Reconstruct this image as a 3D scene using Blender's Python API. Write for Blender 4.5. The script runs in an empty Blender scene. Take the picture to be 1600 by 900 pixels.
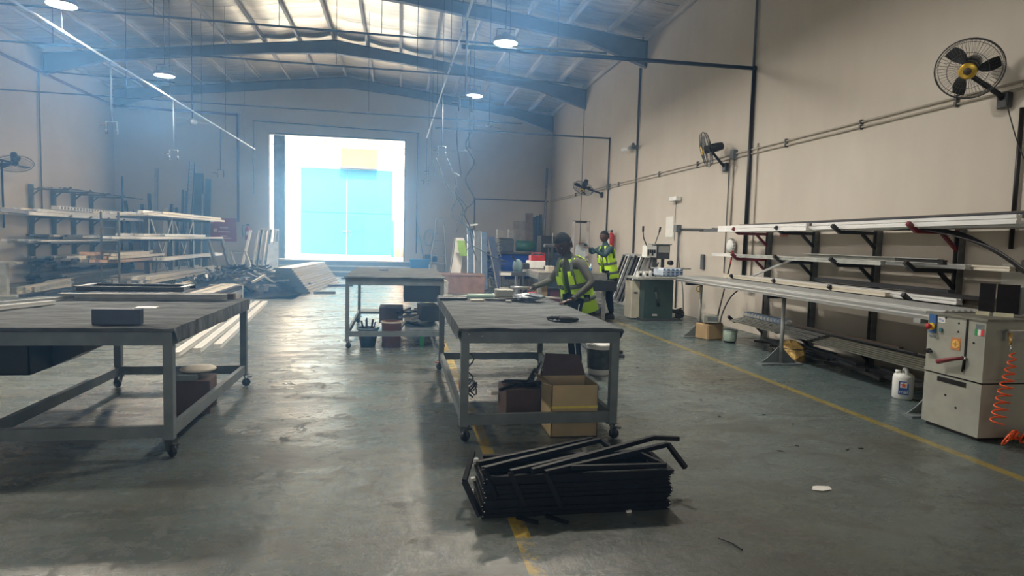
import bpy, math, random
from mathutils import Vector, Matrix, noise
random.seed(7)
R = random.Random(11)
SC = bpy.context.scene
COL = SC.collection
PI = math.pi

# ------------------------------------------------------------------ camera, sky, sun, exposure
yaw, pitch, roll = math.radians(10.0), math.radians(4.2), math.radians(1.5)
f = Vector((math.sin(yaw) * math.cos(pitch), math.cos(yaw) * math.cos(pitch), -math.sin(pitch)))
r0 = Vector((math.cos(yaw), -math.sin(yaw), 0))
u0 = r0.cross(f)
rr = r0 * math.cos(roll) + u0 * math.sin(roll)
uu = u0 * math.cos(roll) - r0 * math.sin(roll)
cd = bpy.data.cameras.new('camera')
cam = bpy.data.objects.new('camera', cd)
COL.objects.link(cam)
cam.matrix_world = Matrix(((rr.x, uu.x, -f.x, 0), (rr.y, uu.y, -f.y, 0), (rr.z, uu.z, -f.z, 1.5), (0, 0, 0, 1)))
cd.sensor_width = 36
cd.lens = 22.5
cd.clip_start = 0.05
cd.clip_end = 300
SC.camera = cam
SC.view_settings.view_transform = 'Standard'
SC.view_settings.look = 'None'
SC.view_settings.gamma = 1
SC.view_settings.use_curve_mapping = False
SC.view_settings.exposure = 0.25
try:
    SC.cycles.volume_bounces = 1
    SC.cycles.max_bounces = 8
    SC.cycles.diffuse_bounces = 5
except Exception:
    pass
w = bpy.data.worlds.new('sky')
SC.world = w
w.use_nodes = True
bg = w.node_tree.nodes['Background']
bg.inputs[0].default_value = (0.97, 0.97, 1.0, 1)
bg.inputs[1].default_value = 9.0


def light(name, kind, loc, energy, color, rot=(0, 0, 0), **k):
    d = bpy.data.lights.new(name, kind)
    d.energy = energy
    d.color = color
    for a, b in k.items():
        setattr(d, a, b)
    o = bpy.data.objects.new(name, d)
    COL.objects.link(o)
    o.location = loc
    o.rotation_euler = rot
    return o


# sun stands high behind the hall and lights the lane and the building opposite
light('sun', 'SUN', (0, 10, 30), 22.0, (1.0, 0.93, 0.82), (math.radians(38), 0, math.radians(12)), angle=0.01)
# portal in the doorway ahead
p1 = light('door_portal', 'AREA', (-2.3, 26.3, 2.97), 1, (1, 1, 1), (math.radians(-90), 0, 0), shape='RECTANGLE', size=4.9, size_y=4.85)
p1.data.cycles.is_portal = True
# added fill light behind the camera; the wall there has no windows
light('rear_fill', 'AREA', (-2.0, -6.9, 2.9), 190, (1.0, 0.97, 0.92), (math.radians(90), 0, 0), shape='RECTANGLE', size=9, size_y=4.6)


# ------------------------------------------------------------------ materials
MATS = {}


def mat(name, col, rough=0.6, metal=0.0, var=0.25, scale=6.0, bump=0.0, stretch=(1, 1, 1), spec=None, emit=None):
    if name in MATS:
        return MATS[name]
    m = bpy.data.materials.new(name)
    m.use_nodes = True
    nt = m.node_tree
    b = nt.nodes['Principled BSDF']
    b.inputs['Roughness'].default_value = rough
    b.inputs['Metallic'].default_value = metal
    if spec is not None:
        b.inputs['Specular IOR Level'].default_value = spec
    tc = nt.nodes.new('ShaderNodeTexCoord')
    mp = nt.nodes.new('ShaderNodeMapping')
    mp.inputs['Scale'].default_value = stretch
    nt.links.new(tc.outputs['Object'], mp.inputs[0])
    n = nt.nodes.new('ShaderNodeTexNoise')
    n.inputs['Scale'].default_value = scale
    n.inputs['Detail'].default_value = 5
    nt.links.new(mp.outputs[0], n.inputs['Vector'])
    cr = nt.nodes.new('ShaderNodeValToRGB')
    cr.color_ramp.elements[0].position = 0.3
    cr.color_ramp.elements[1].position = 0.7
    lo = [max(0, c * (1 - var)) for c in col]
    hi = [min(1, c * (1 + var * 0.6)) for c in col]
    cr.color_ramp.elements[0].color = (*lo, 1)
    cr.color_ramp.elements[1].color = (*hi, 1)
    nt.links.new(n.outputs[0], cr.inputs[0])
    nt.links.new(cr.outputs[0], b.inputs['Base Color'])
    if bump:
        bp = nt.nodes.new('ShaderNodeBump')
        bp.inputs['Strength'].default_value = bump
        bp.inputs['Distance'].default_value = 0.02
        nt.links.new(n.outputs[0], bp.inputs['Height'])
        nt.links.new(bp.outputs[0], b.inputs['Normal'])
    if emit:
        b.inputs['Emission Color'].default_value = (*emit[0], 1)
        b.inputs['Emission Strength'].default_value = emit[1]
    MATS[name] = m
    return m


GREY = mat('grey paint', (0.145, 0.17, 0.175), 0.5, 0.0, 0.25, 9)
GREYW = mat('worn pale grey paint', (0.40, 0.41, 0.38), 0.5, 0.0, 0.3, 7)
DGREY = mat('dark grey steel', (0.07, 0.075, 0.08), 0.5, 0.3, 0.3, 8)
BLACK = mat('black powder coat', (0.012, 0.011, 0.013), 0.38, 0.1, 0.3, 20)
BLKP = mat('black plastic', (0.01, 0.01, 0.011), 0.35, 0, 0.2)
WHITEP = mat('white coated aluminium', (0.68, 0.68, 0.66), 0.35, 0.0, 0.08, 5)
ALU = mat('mill aluminium', (0.62, 0.63, 0.62), 0.35, 0.75, 0.15, 6, stretch=(1, .1, 1))
CREAM = mat('cream aluminium', (0.62, 0.57, 0.47), 0.4, 0.0, 0.1)
BROWNP = mat('brown anodised profile', (0.10, 0.075, 0.06), 0.4, 0.3, 0.2)
CHARP = mat('charcoal anodised profile', (0.05, 0.055, 0.065), 0.4, 0.3, 0.3)
WOODP = mat('wood grain profile', (0.50, 0.34, 0.25), 0.5, 0, 0.3, 4, stretch=(4, .4, 4))
GALV = mat('galvanised steel', (0.36, 0.37, 0.36), 0.45, 0.5, 0.25, 10)
CARD = mat('cardboard', (0.36, 0.25, 0.13), 0.85, 0, 0.15, 5)
CARDY = mat('pale cardboard', (0.47, 0.37, 0.20), 0.85, 0, 0.15, 5)
CARDD = mat('dark brown cardboard', (0.10, 0.065, 0.055), 0.85, 0, 0.2, 5)
RED = mat('red paint', (0.42, 0.02, 0.02), 0.4, 0, 0.3, 12)
DRED = mat('dark red coating', (0.16, 0.01, 0.018), 0.45, 0, 0.3, 12)
ORANGE = mat('orange hose', (0.85, 0.12, 0.03), 0.35, 0, 0.15)
BLUE = mat('blue plastic', (0.03, 0.22, 0.60), 0.4, 0, 0.1)
DBLUE = mat('blue tank paint', (0.01, 0.05, 0.30), 0.3, 0, 0.15)
WHITE = mat('white plastic', (0.74, 0.75, 0.72), 0.45, 0, 0.1)
YELLOW = mat('yellow plastic', (0.75, 0.50, 0.04), 0.45, 0, 0.1)
GREEN = mat('green plastic', (0.02, 0.55, 0.08), 0.3, 0, 0.1)
MINT = mat('pale green label tube', (0.45, 0.62, 0.55), 0.5, 0, 0.1)
GOLD = mat('gold disc', (0.75, 0.50, 0.08), 0.3, 0.6, 0.2, 60)
BRASS = mat('brass', (0.70, 0.45, 0.15), 0.3, 0.9, 0.1)
CHROME = mat('chrome', (0.75, 0.75, 0.75), 0.15, 1.0, 0.05)
SKIN = mat('brown skin', (0.085, 0.042, 0.027), 0.5, 0, 0.12, 10)
HAIR = mat('black hair', (0.006, 0.005, 0.005), 0.95, 0, 0.3, 80, bump=.5)
SHIRT = mat('olive grey shirt', (0.085, 0.085, 0.07), 0.85, 0, 0.2, 8)
SHIRTT = mat('dark teal shirt', (0.025, 0.06, 0.075), 0.85, 0, 0.2, 8)
VEST = mat('hi vis yellow green', (0.55, 0.90, 0.03), 0.7, 0, 0.12, 8)
VSTRIPE = mat('grey reflective strip', (0.12, 0.15, 0.13), 0.5, 0, 0.1)
NAVY = mat('navy trousers', (0.010, 0.016, 0.035), 0.8, 0, 0.2)
SHOE = mat('dark shoe', (0.02, 0.02, 0.02), 0.6, 0, 0.2)
CLOUDB = mat('blue and white sleeve', (0.30, 0.42, 0.62), 0.6, 0, 0.1)
MACH = mat('machine cream grey', (0.33, 0.335, 0.285), 0.45, 0, 0.15, 5)
MACHD = mat('machine dark green', (0.035, 0.065, 0.06), 0.45, 0, 0.2, 5)
PAPER = mat('paper', (0.78, 0.77, 0.72), 0.8, 0, 0.06)
HOSE = mat('grey blue hose', (0.10, 0.13, 0.17), 0.5, 0, 0.1)
BROWNPIPE = mat('brown pipe', (0.16, 0.085, 0.065), 0.6, 0, 0.2)
PIPEG = mat('dark grey pipe', (0.10, 0.11, 0.12), 0.5, 0.2, 0.2)
PIPEW = mat('white pipe', (0.60, 0.61, 0.60), 0.4, 0, 0.1)
CONDUIT = mat('buff conduit', (0.42, 0.38, 0.31), 0.5, 0, 0.1)
TEAL = mat('turquoise gate paint', (0.005, 0.125, 0.215), 0.55, 0, 0.06, 2)


def wall_mat():
    m = bpy.data.materials.new('painted plaster')
    m.use_nodes = True
    nt = m.node_tree
    b = nt.nodes['Principled BSDF']
    b.inputs['Roughness'].default_value = 0.85
    tc = nt.nodes.new('ShaderNodeTexCoord')
    n = nt.nodes.new('ShaderNodeTexNoise')
    n.inputs['Scale'].default_value = 0.35
    n.inputs['Detail'].default_value = 6
    n2 = nt.nodes.new('ShaderNodeTexNoise')
    n2.inputs['Scale'].default_value = 5
    n2.inputs['Detail'].default_value = 8
    mp = nt.nodes.new('ShaderNodeMapping')
    mp.inputs['Scale'].default_value = (1, 1, .25)
    nt.links.new(tc.outputs['Object'], n.inputs['Vector'])
    nt.links.new(tc.outputs['Object'], mp.inputs[0])
    nt.links.new(mp.outputs[0], n2.inputs['Vector'])
    cr = nt.nodes.new('ShaderNodeValToRGB')
    cr.color_ramp.elements[0].position = 0.3
    cr.color_ramp.elements[0].color = (0.53, 0.475, 0.40, 1)
    cr.color_ramp.elements[1].position = 0.7
    cr.color_ramp.elements[1].color = (0.63, 0.58, 0.505, 1)
    nt.links.new(n.outputs[0], cr.inputs[0])
    mx = nt.nodes.new('ShaderNodeMixRGB')
    mx.blend_type = 'MULTIPLY'
    mx.inputs[0].default_value = 0.12
    nt.links.new(cr.outputs[0], mx.inputs[1])
    nt.links.new(n2.outputs[0], mx.inputs[2])
    nt.links.new(mx.outputs[0], b.inputs['Base Color'])
    bp = nt.nodes.new('ShaderNodeBump')
    bp.inputs['Strength'].default_value = 0.15
    bp.inputs['Distance'].default_value = 0.01
    nt.links.new(n2.outputs[0], bp.inputs['Height'])
    nt.links.new(bp.outputs[0], b.inputs['Normal'])
    return m


def floor_mat():
    m = bpy.data.materials.new('worn epoxy floor')
    m.use_nodes = True
    nt = m.node_tree
    L = nt.links.new
    N = nt.nodes.new
    b = nt.nodes['Principled BSDF']
    tc = N('ShaderNodeTexCoord')

    def noise_n(scale, detail=6, st=(1, 1, 1), dist=0.0, rough=.55):
        mp = N('ShaderNodeMapping')
        mp.inputs['Scale'].default_value = st
        L(tc.outputs['Object'], mp.inputs[0])
        n = N('ShaderNodeTexNoise')
        n.inputs['Scale'].default_value = scale
        n.inputs['Detail'].default_value = detail
        n.inputs['Distortion'].default_value = dist
        n.inputs['Roughness'].default_value = rough
        L(mp.outputs[0], n.inputs['Vector'])
        return n.outputs[0]

    def ramp(src, *st):
        cr = N('ShaderNodeValToRGB')
        e = cr.color_ramp.elements
        while len(e) < len(st):
            e.new(0.5)
        for i, (p, c) in enumerate(st):
            e[i].position = p
            e[i].color = (*c, 1) if len(c) == 3 else c
        L(src, cr.inputs[0])
        return cr.outputs[0]

    def mix(fac, a, c, kind='MIX'):
        x = N('ShaderNodeMixRGB')
        x.blend_type = kind
        for i, v in ((0, fac), (1, a), (2, c)):
            if isinstance(v, (int, float)):
                x.inputs[i].default_value = v
            elif isinstance(v, tuple):
                x.inputs[i].default_value = (*v, 1)
            else:
                L(v, x.inputs[i])
        return x.outputs[0]

    def math_n(op, a, c=0.0):
        x = N('ShaderNodeMath')
        x.operation = op
        for i, v in ((0, a), (1, c)):
            if isinstance(v, (int, float)):
                x.inputs[i].default_value = v
            else:
                L(v, x.inputs[i])
        return x.outputs[0]
    big = noise_n(0.55, 7, dist=.6)
    base = ramp(big, (0.32, (0.090, 0.094, 0.080)), (0.50, (0.108, 0.131, 0.122)), (0.68, (0.120, 0.155, 0.155)))
    blot = noise_n(1.7, 9, (1, 1.8, 1), .9, .65)
    dirt = ramp(blot, (0.47, (0, 0, 0)), (0.68, (1, 1, 1)))
    c = mix(math_n('MULTIPLY', dirt, .75), base, (0.058, 0.055, 0.045))
    scuff = ramp(noise_n(14, 8, (1, .35, 1), .4, .7), (0.60, (0, 0, 0)), (0.72, (1, 1, 1)))
    c = mix(math_n('MULTIPLY', scuff, .45), c, (0.042, 0.043, 0.038))
    pale = ramp(noise_n(4.0, 9, (.7, 1.4, 1), .3, .7), (0.62, (0, 0, 0)), (0.72, (1, 1, 1)))
    c = mix(math_n('MULTIPLY', pale, .13), c, (0.24, 0.245, 0.22))
    # walkway beside the right wall: bluer and cleaner
    sep = N('ShaderNodeSeparateXYZ')
    L(tc.outputs['Object'], sep.inputs[0])
    x = sep.outputs[0]
    walk = math_n('GREATER_THAN', x, 4.16)
    c = mix(math_n('MULTIPLY', walk, .75), c, (0.085, 0.125, 0.13))
    # worn yellow lines
    wear = noise_n(5, 8, (1, 1, 1), .5, .7)

    def line(cx, wd, lo):
        d = math_n('ABSOLUTE', math_n('SUBTRACT', x, cx))
        inside = math_n('LESS_THAN', d, wd)
        k = ramp(wear, (lo, (0, 0, 0)), (lo + .1, (1, 1, 1)))
        return math_n('MULTIPLY', inside, k)
    c = mix(line(4.13, .045, .30), c, (0.24, 0.195, 0.06))
    c = mix(line(0.635, .042, .40), c, (0.42, 0.30, 0.035))
    area = ramp(noise_n(.8, 4, (1, 1, 1), .4, .5), (0.40, (.15, .15, .15)), (0.56, (1, 1, 1)))
    fl_ = ramp(noise_n(7, 12, (1, 1, 1), .6, .78), (0.535, (0, 0, 0)), (0.57, (1, 1, 1)))
    flecks = math_n('MULTIPLY', fl_, area)
    c = mix(math_n('MULTIPLY', flecks, .42), c, (0.035, 0.035, 0.032))
    L(c, b.inputs['Base Color'])
    # gloss varies in streaks across the hall
    st = noise_n(2.2, 8, (.35, 1.6, 1), .3, .65)
    ro = N('ShaderNodeMapRange')
    L(st, ro.inputs[0])
    ro.inputs[1].default_value = .3
    ro.inputs[2].default_value = .7
    ro.inputs[3].default_value = .13
    ro.inputs[4].default_value = .36
    r2 = math_n('ADD', math_n('ADD', ro.outputs[0], math_n('MULTIPLY', dirt, .16)), math_n('MULTIPLY', flecks, .35))
    L(r2, b.inputs['Roughness'])
    b.inputs['Specular IOR Level'].default_value = 0.62
    bp = N('ShaderNodeBump')
    bp.inputs['Strength'].default_value = 0.5
    bp.inputs['Distance'].default_value = 0.008
    L(noise_n(13, 10, (1.15, .85, 1), .2, .7), bp.inputs['Height'])
    L(bp.outputs[0], b.inputs['Normal'])
    return m


# ------------------------------------------------------------------ mesh builder
class MB:
    def __init__(s):
        s.v, s.f, s.sm = [], [], []

    def add(s, vs, fs, smooth=False):
        n = len(s.v)
        s.v += [Vector(p) for p in vs]
        s.f += [tuple(i + n for i in q) for q in fs]
        s.sm += [smooth] * len(fs)
        return s

    def box(s, x0, y0, z0, x1, y1, z1):
        return s.add([(x0, y0, z0), (x1, y0, z0), (x1, y1, z0), (x0, y1, z0), (x0, y0, z1), (x1, y0, z1), (x1, y1, z1), (x0, y1, z1)],
                     [(3, 2, 1, 0), (4, 5, 6, 7), (0, 1, 5, 4), (1, 2, 6, 5), (2, 3, 7, 6), (3, 0, 4, 7)])

    def cbox(s, c, d, rz=0.0, bev=0.0):
        cx, cy, cz = c
        a, b_, h = d[0] / 2, d[1] / 2, d[2] / 2
        ca, sa = math.cos(rz), math.sin(rz)
        if bev:
            k = bev
            ring = [(-a + k, -b_), (a - k, -b_), (a, -b_ + k), (a, b_ - k), (a - k, b_), (-a + k, b_), (-a, b_ - k), (-a, -b_ + k)]
            inn = [(max(-a + k, min(a - k, x)), max(-b_ + k, min(b_ - k, y))) for x, y in ring]
            lv = [(inn, -h), (ring, -h + k), (ring, h - k), (inn, h)]
            vs, fs = [], []
            for rg, z in lv:
                for x, y in rg:
                    vs.append((cx + x * ca - y * sa, cy + x * sa + y * ca, cz + z))
            for i in range(3):
                for j in range(8):
                    fs.append((i * 8 + j, i * 8 + (j + 1) % 8, i * 8 + 8 + (j + 1) % 8, i * 8 + 8 + j))
            fs.append(tuple(range(7, -1, -1)))
            fs.append(tuple(range(24, 32)))
            return s.add(vs, fs)
        vs = []
        for z in (-h, h):
            for x, y in ((-a, -b_), (a, -b_), (a, b_), (-a, b_)):
                vs.append((cx + x * ca - y * sa, cy + x * sa + y * ca, cz + z))
        return s.add(vs, [(3, 2, 1, 0), (4, 5, 6, 7), (0, 1, 5, 4), (1, 2, 6, 5), (2, 3, 7, 6), (3, 0, 4, 7)])

    def sect(s, p, q, sec, up=(0, 0, 1), caps=True, smooth=False):
        """extrude a closed 2D section (side, up) from p to q"""
        p, q = Vector(p), Vector(q)
        d = (q - p).normalized()
        up = Vector(up)
        if abs(d.dot(up)) > .98:
            up = Vector((0, 1, 0)) if abs(d.y) < .9 else Vector((1, 0, 0))
        side = d.cross(up).normalized()
        upv = side.cross(d)
        n = len(sec)
        vs = [p + side * a + upv * b_ for a, b_ in sec] + [q + side * a + upv * b_ for a, b_ in sec]
        fs = [(i, (i + 1) % n, n + (i + 1) % n, n + i) for i in range(n)]
        if caps:
            fs += [tuple(range(n - 1, -1, -1)), tuple(range(n, 2 * n))]
        return s.add(vs, fs, smooth)

    def bar(s, p, q, w_, h_, up=(0, 0, 1)):
        a, b_ = w_ / 2, h_ / 2
        return s.sect(p, q, [(-a, -b_), (a, -b_), (a, b_), (-a, b_)], up)

    def chan(s, p, q, w_, h_, t=.006, up=(0, 0, 1)):
        a, b_ = w_ / 2, h_ / 2
        return s.sect(p, q, [(-a, -b_), (a, -b_), (a, -b_ + t), (-a + t, -b_ + t), (-a + t, b_ - t), (a, b_ - t), (a, b_), (-a, b_)], up)

    def ribbed(s, p, q, w_, h_, up=(0, 0, 1)):
        a, b_ = w_ / 2, h_ / 2
        g = min(a, b_) * .3
        return s.sect(p, q, [(-a, -b_), (a, -b_), (a, -g), (a - g, -g), (a - g, g), (a, g), (a, b_), (g, b_), (g, b_ - g * .6), (-g, b_ - g * .6), (-g, b_), (-a, b_),
                             (-a, g), (-a + g, g), (-a + g, -g), (-a, -g)], up)

    def tube(s, pts, r, n=8, closed=False, caps=True):
        pts = [Vector(p) for p in pts]
        rs = r if isinstance(r, (list, tuple)) else [r] * len(pts)
        m = len(pts)
        vs, fs = [], []
        prev = None
        for i, p in enumerate(pts):
            if closed:
                d = pts[(i + 1) % m] - pts[i - 1]
            else:
                d = pts[min(i + 1, m - 1)] - pts[max(i - 1, 0)]
            d.normalize()
            if prev is None:
                prev = d.orthogonal().normalized()
            prev = (prev - d * prev.dot(d))
            prev = prev.normalized() if prev.length > 1e-6 else d.orthogonal().normalized()
            o = d.cross(prev)
            for k in range(n):
                a = 2 * PI * k / n
                vs.append(p + (prev * math.cos(a) + o * math.sin(a)) * rs[i])
        for i in range(m if closed else m - 1):
            for k in range(n):
                a0, b0 = i * n, ((i + 1) % m) * n
                fs.append((a0 + k, a0 + (k + 1) % n, b0 + (k + 1) % n, b0 + k))
        s.add(vs, fs, True)
        if not closed and caps:
            n0 = len(s.v) - m * n
            s.f.append(tuple(n0 + k for k in range(n - 1, -1, -1)))
            s.f.append(tuple(n0 + (m - 1) * n + k for k in range(n)))
            s.sm += [False, False]
        return s

    def lathe(s, prof, c=(0, 0, 0), n=16, axis=(0, 0, 1), caps=True, smooth=True):
        ax = Vector(axis).normalized()
        e1 = ax.orthogonal().normalized() if abs(ax.z) < .99 else Vector((1, 0, 0))
        e2 = ax.cross(e1)
        c = Vector(c)
        vs, fs = [], []
        for r, z in prof:
            for k in range(n):
                a = 2 * PI * k / n
                vs.append(c + ax * z + (e1 * math.cos(a) + e2 * math.sin(a)) * r)
        m = len(prof)
        for i in range(m - 1):
            for k in range(n):
                fs.append((i * n + k, i * n + (k + 1) % n, (i + 1) * n + (k + 1) % n, (i + 1) * n + k))
        s.add(vs, fs, smooth)
        if caps:
            n0 = len(s.v) - m * n
            if prof[0][0] > 1e-4:
                s.f.append(tuple(n0 + k for k in range(n - 1, -1, -1)))
                s.sm.append(False)
            if prof[-1][0] > 1e-4:
                s.f.append(tuple(n0 + (m - 1) * n + k for k in range(n)))
                s.sm.append(False)
        return s

    def prism(s, poly, a0, a1, axis='y'):
        """poly of 2D points; axis y: (x,z) extruded in y; x: (y,z) in x; z: (x,y) in z"""
        n = len(poly)

        def P(p, t):
            return {'y': (p[0], t, p[1]), 'x': (t, p[0], p[1]), 'z': (p[0], p[1], t)}[axis]
        vs = [P(p, a0) for p in poly] + [P(p, a1) for p in poly]
        fs = [(i, (i + 1) % n, n + (i + 1) % n, n + i) for i in range(n)] + [tuple(range(n - 1, -1, -1)), tuple(range(n, 2 * n))]
        return s.add(vs, fs)

    def sph(s, c, r, n=12, m=8):
        rx, ry, rz = r if isinstance(r, tuple) else (r, r, r)
        vs, fs = [], []
        for i in range(m + 1):
            t = PI * i / m
            for k in range(n):
                a = 2 * PI * k / n
                vs.append((c[0] + rx * math.sin(t) * math.cos(a), c[1] + ry * math.sin(t) * math.sin(a), c[2] - rz * math.cos(t)))
        for i in range(m):
            for k in range(n):
                fs.append((i * n + k, i * n + (k + 1) % n, (i + 1) * n + (k + 1) % n, (i + 1) * n + k))
        return s.add(vs, fs, True)

    def build(s, name, material, parent=None, centre=True, kind=None, label=None):
        if centre and s.v:
            xs = [p.x for p in s.v]
            ys = [p.y for p in s.v]
            zs = [p.z for p in s.v]
            o0 = Vector(((min(xs) + max(xs)) / 2, (min(ys) + max(ys)) / 2, min(zs)))
        else:
            o0 = Vector((0, 0, 0))
        me = bpy.data.meshes.new(name)
        me.from_pydata([tuple(p - o0) for p in s.v], [], s.f)
        me.polygons.foreach_set('use_smooth', s.sm)
        me.materials.append(material)
        me.validate()
        me.update()
        ob = bpy.data.objects.new(name, me)
        COL.objects.link(ob)
        if parent:
            ob.parent = parent
            pw = Vector((0, 0, 0))
            q = parent
            while q:
                pw += q.location
                q = q.parent
            ob.location = o0 - pw
        else:
            ob.location = o0
        if kind:
            ob['kind'] = kind
        if label:
            ob['label'] = label
        return ob


def tag(o, label, cat, group=None, kind=None):
    o['label'] = label
    o['category'] = cat
    if group:
        o['group'] = group
    if kind:
        o['kind'] = kind
    return o


def thing(name, label, cat, loc, group=None):
    o = bpy.data.objects.new(name, None)
    o.empty_display_size = .1
    COL.objects.link(o)
    o.location = loc
    return tag(o, label, cat, group)


def struct(name, mb, m, parent=None):
    o = mb.build(name, m, parent, centre=False)
    if not parent:
        o['kind'] = 'structure'
    return o


def dup(root, loc, rz=None, label=None, group=None):
    c = root.copy()
    COL.objects.link(c)
    c.location = loc
    if rz is not None:
        c.rotation_euler = (0, 0, rz)
    if label:
        c['label'] = label
    if group:
        c['group'] = group
    for ch in list(root.children):
        d = ch.copy()
        COL.objects.link(d)
        d.parent = c
        for g in ch.children:
            e = g.copy()
            COL.objects.link(e)
            e.parent = d
    return c


ORD = ['first', 'second', 'third', 'fourth', 'fifth', 'sixth', 'seventh', 'eighth', 'ninth', 'tenth', 'eleventh', 'twelfth']
# ------------------------------------------------------------------ room shell
XL, XR, YB, YF = -10.4, 6.1, 26.0, -7.0
XM = -2.12
RIDGE, EAVE = 7.72, 6.72
WALL = wall_mat()


def roofz(x):
    t = abs(x - XM) / (XR - XM)
    return RIDGE + (EAVE - RIDGE) * t


struct('floor', MB().add([(XL - .2, YF, 0), (XR + .2, YF, 0), (XR + .2, YB + .3, 0), (XL - .2, YB + .3, 0), (XL - .2, YF, -.2), (XR + .2, YF, -.2), (XR + .2, YB + .3, -.2), (XL - .2, YB + .3, -.2)],
                         [(0, 1, 2, 3), (7, 6, 5, 4), (0, 4, 5, 1), (1, 5, 6, 2), (2, 6, 7, 3), (3, 7, 4, 0)]), floor_mat())
struct('wall_left', MB().box(XL - .2, YF, 0, XL, YB + .25, EAVE + .15), WALL)
struct('wall_right', MB().box(XR, YF, 0, XR + .2, YB + .25, EAVE + .15), WALL)
DX0, DX1, DZ0, DZ1 = -4.97, 0.13, 0.57, 5.33
bw = MB()
bw.prism([(XL, 0), (DX0, 0), (DX0, roofz(DX0) + .1), (XL, EAVE + .1)], YB, YB + .25)
bw.prism([(DX1, 0), (XR, 0), (XR, EAVE + .1), (DX1, roofz(DX1) + .1)], YB, YB + .25)
bw.prism([(DX0, DZ1), (DX1, DZ1), (DX1, roofz(DX1) + .1), (XM, RIDGE + .1), (DX0, roofz(DX0) + .1)], YB, YB + .25)
bw.box(DX0, YB, 0, DX1, YB + .25, DZ0)
struct('wall_back', bw, WALL)
fw = MB()      # wall behind the camera
fw.prism([(XL, 0), (XR, 0), (XR, EAVE + .1), (XM, RIDGE + .1), (XL, EAVE + .1)], YF - .2, YF)
struct('wall_front', fw, WALL)
# threshold steps down from the doorway
STEP = mat('step concrete', (0.20, 0.215, 0.225), 0.7, 0, 0.2, 3)
EDGE = mat('pale step edge', (0.60, 0.60, 0.56), 0.5, 0, 0.15, 5)
for i, (y0, z1) in enumerate(((24.75, .19), (25.2, .38), (25.62, .57))):
    s_ = struct('trim_%d' % (i + 1), MB().box(-5.6, y0, 0, 0.45, YB, z1), STEP)
    if i < 2 or True:
        struct('step_edge', MB().box(-5.6, y0 - .012, z1 - .035, .45, y0 + .03, z1 + .006), EDGE, s_)
# inner sliding leaf drawn back to the left jamb, with a slit of daylight beside it
struct('door_1', MB().box(-4.86, YB + .27, DZ0 + .01, -4.44, YB + .33, DZ1 + .2), mat('blue grey door leaf', (0.16, 0.20, 0.26), .6))
# door trim
tr = MB()
tr.box(DX1 - .0, YB - .01, DZ0, DX1 + .05, YB + .05, DZ1)
tr.box(DX0, YB - .01, DZ1, DX1 + .05, YB + .05, DZ1 + .05)
struct('trim_4', tr, GREY)

# roof: foil sheets between rafters, purlins, tapered rafters
FOIL = mat('foil insulation', (0.74, 0.67, 0.55), 0.40, 0.92, 0.22, 2.5, bump=.3, stretch=(.5, 3, 1))
PURL = mat('purlin paint', (0.50, 0.46, 0.40), .5, 0, .3, 5, stretch=(1, .2, 1))
RAFT = mat('rafter paint', (0.155, 0.17, 0.185), .55, 0, .15, 3)
roof = MB()
roof.prism([(XL - .2, EAVE + .12), (XM, RIDGE + .12), (XR + .2, EAVE + .12), (XR + .2, EAVE + .2), (XM, RIDGE + .2), (XL - .2, EAVE + .2)], YF, YB + .3)
ceil = struct('ceiling', roof, GALV)
SHEET = 1.15
y = YF
k = 0
while y < YB - .1:
    y1 = min(y + SHEET - .012, YB)
    for side in (-1, 1):
        vs, fs = [], []
        nx, ny = 32, 4
        for i in range(nx + 1):
            t = i / nx
            x = XM + side * t * (XR - XM)
            ph = (abs(x - XM) / 1.03) % 1.0
            for j in range(ny + 1):
                q = j / ny
                sag = -.055 * (math.sin(PI * ph) ** 1) - .02 * math.sin(PI * q)
                sag += .02 * noise.noise(Vector((x * 1.1, (y + q) * 1.6, k)))
                vs.append((x, y + (y1 - y) * q, roofz(x) + .06 + sag))
        for i in range(nx):
            for j in range(ny):
                a = i * (ny + 1) + j
                fs.append((a, a + ny + 1, a + ny + 2, a + 1) if side < 0 else (a, a + 1, a + ny + 2, a + ny + 1))
        o = MB().add(vs, fs, True).build('foil_sheet', FOIL, ceil, centre=False)
    y += SHEET
    k += 1
for n_ in range(-8, 9):
    x = XM + n_ * 1.03
    if n_ == -8:
        x = XL + .06
    if n_ == 8:
        x = XR - .06
    z = roofz(x) - .03
    for (ya, yb) in ((YF, -0.35), (-.35, 4.9), (5.1, 10.35), (10.55, 15.77), (15.93, 21.17), (21.33, 25.9)):
        m_ = MB()
        m_.chan((x, ya, z), (x, yb, z), .075, .13, .012)
        m_.build('purlin', PURL, ceil, centre=False)
for yb in (-.3, 5.0, 10.45, 15.85, 21.25, 25.93):
    m_ = MB()
    half = XR - XM
    dz = .40
    for side in (-1, 1):
        top, bot = [], []
        for t in (0, .12, .25, .5, .72, .8, .88, .95, 1.0):
            x = XM + side * half * t
            hz = roofz(x) - .10
            d = .30 + (.10 * max(0, (.25 - t)) / .25) + (.32 * max(0, (t - .80)) / .20)
            top.append((x, hz))
            bot.append((x, hz - d))
        poly = top + bot[::-1]
        if side < 0:
            poly = poly[::-1]
        m_.prism(poly, yb - .006, yb + .006)
        # flanges
        for seq, w_ in ((top, .16), (bot, .16)):
            for a, b_ in zip(seq[:-1], seq[1:]):
                m_.bar((a[0], yb, a[1]), (b_[0], yb, b_[1]), w_, .014)
        xe = XM + side * half
        m_.box(min(xe, xe - side * .02), yb - .08, roofz(xe) - .75, max(xe, xe - side * .02), yb + .08, roofz(xe) - .08)
    m_.build('rafter', RAFT, ceil, centre=False)

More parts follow.
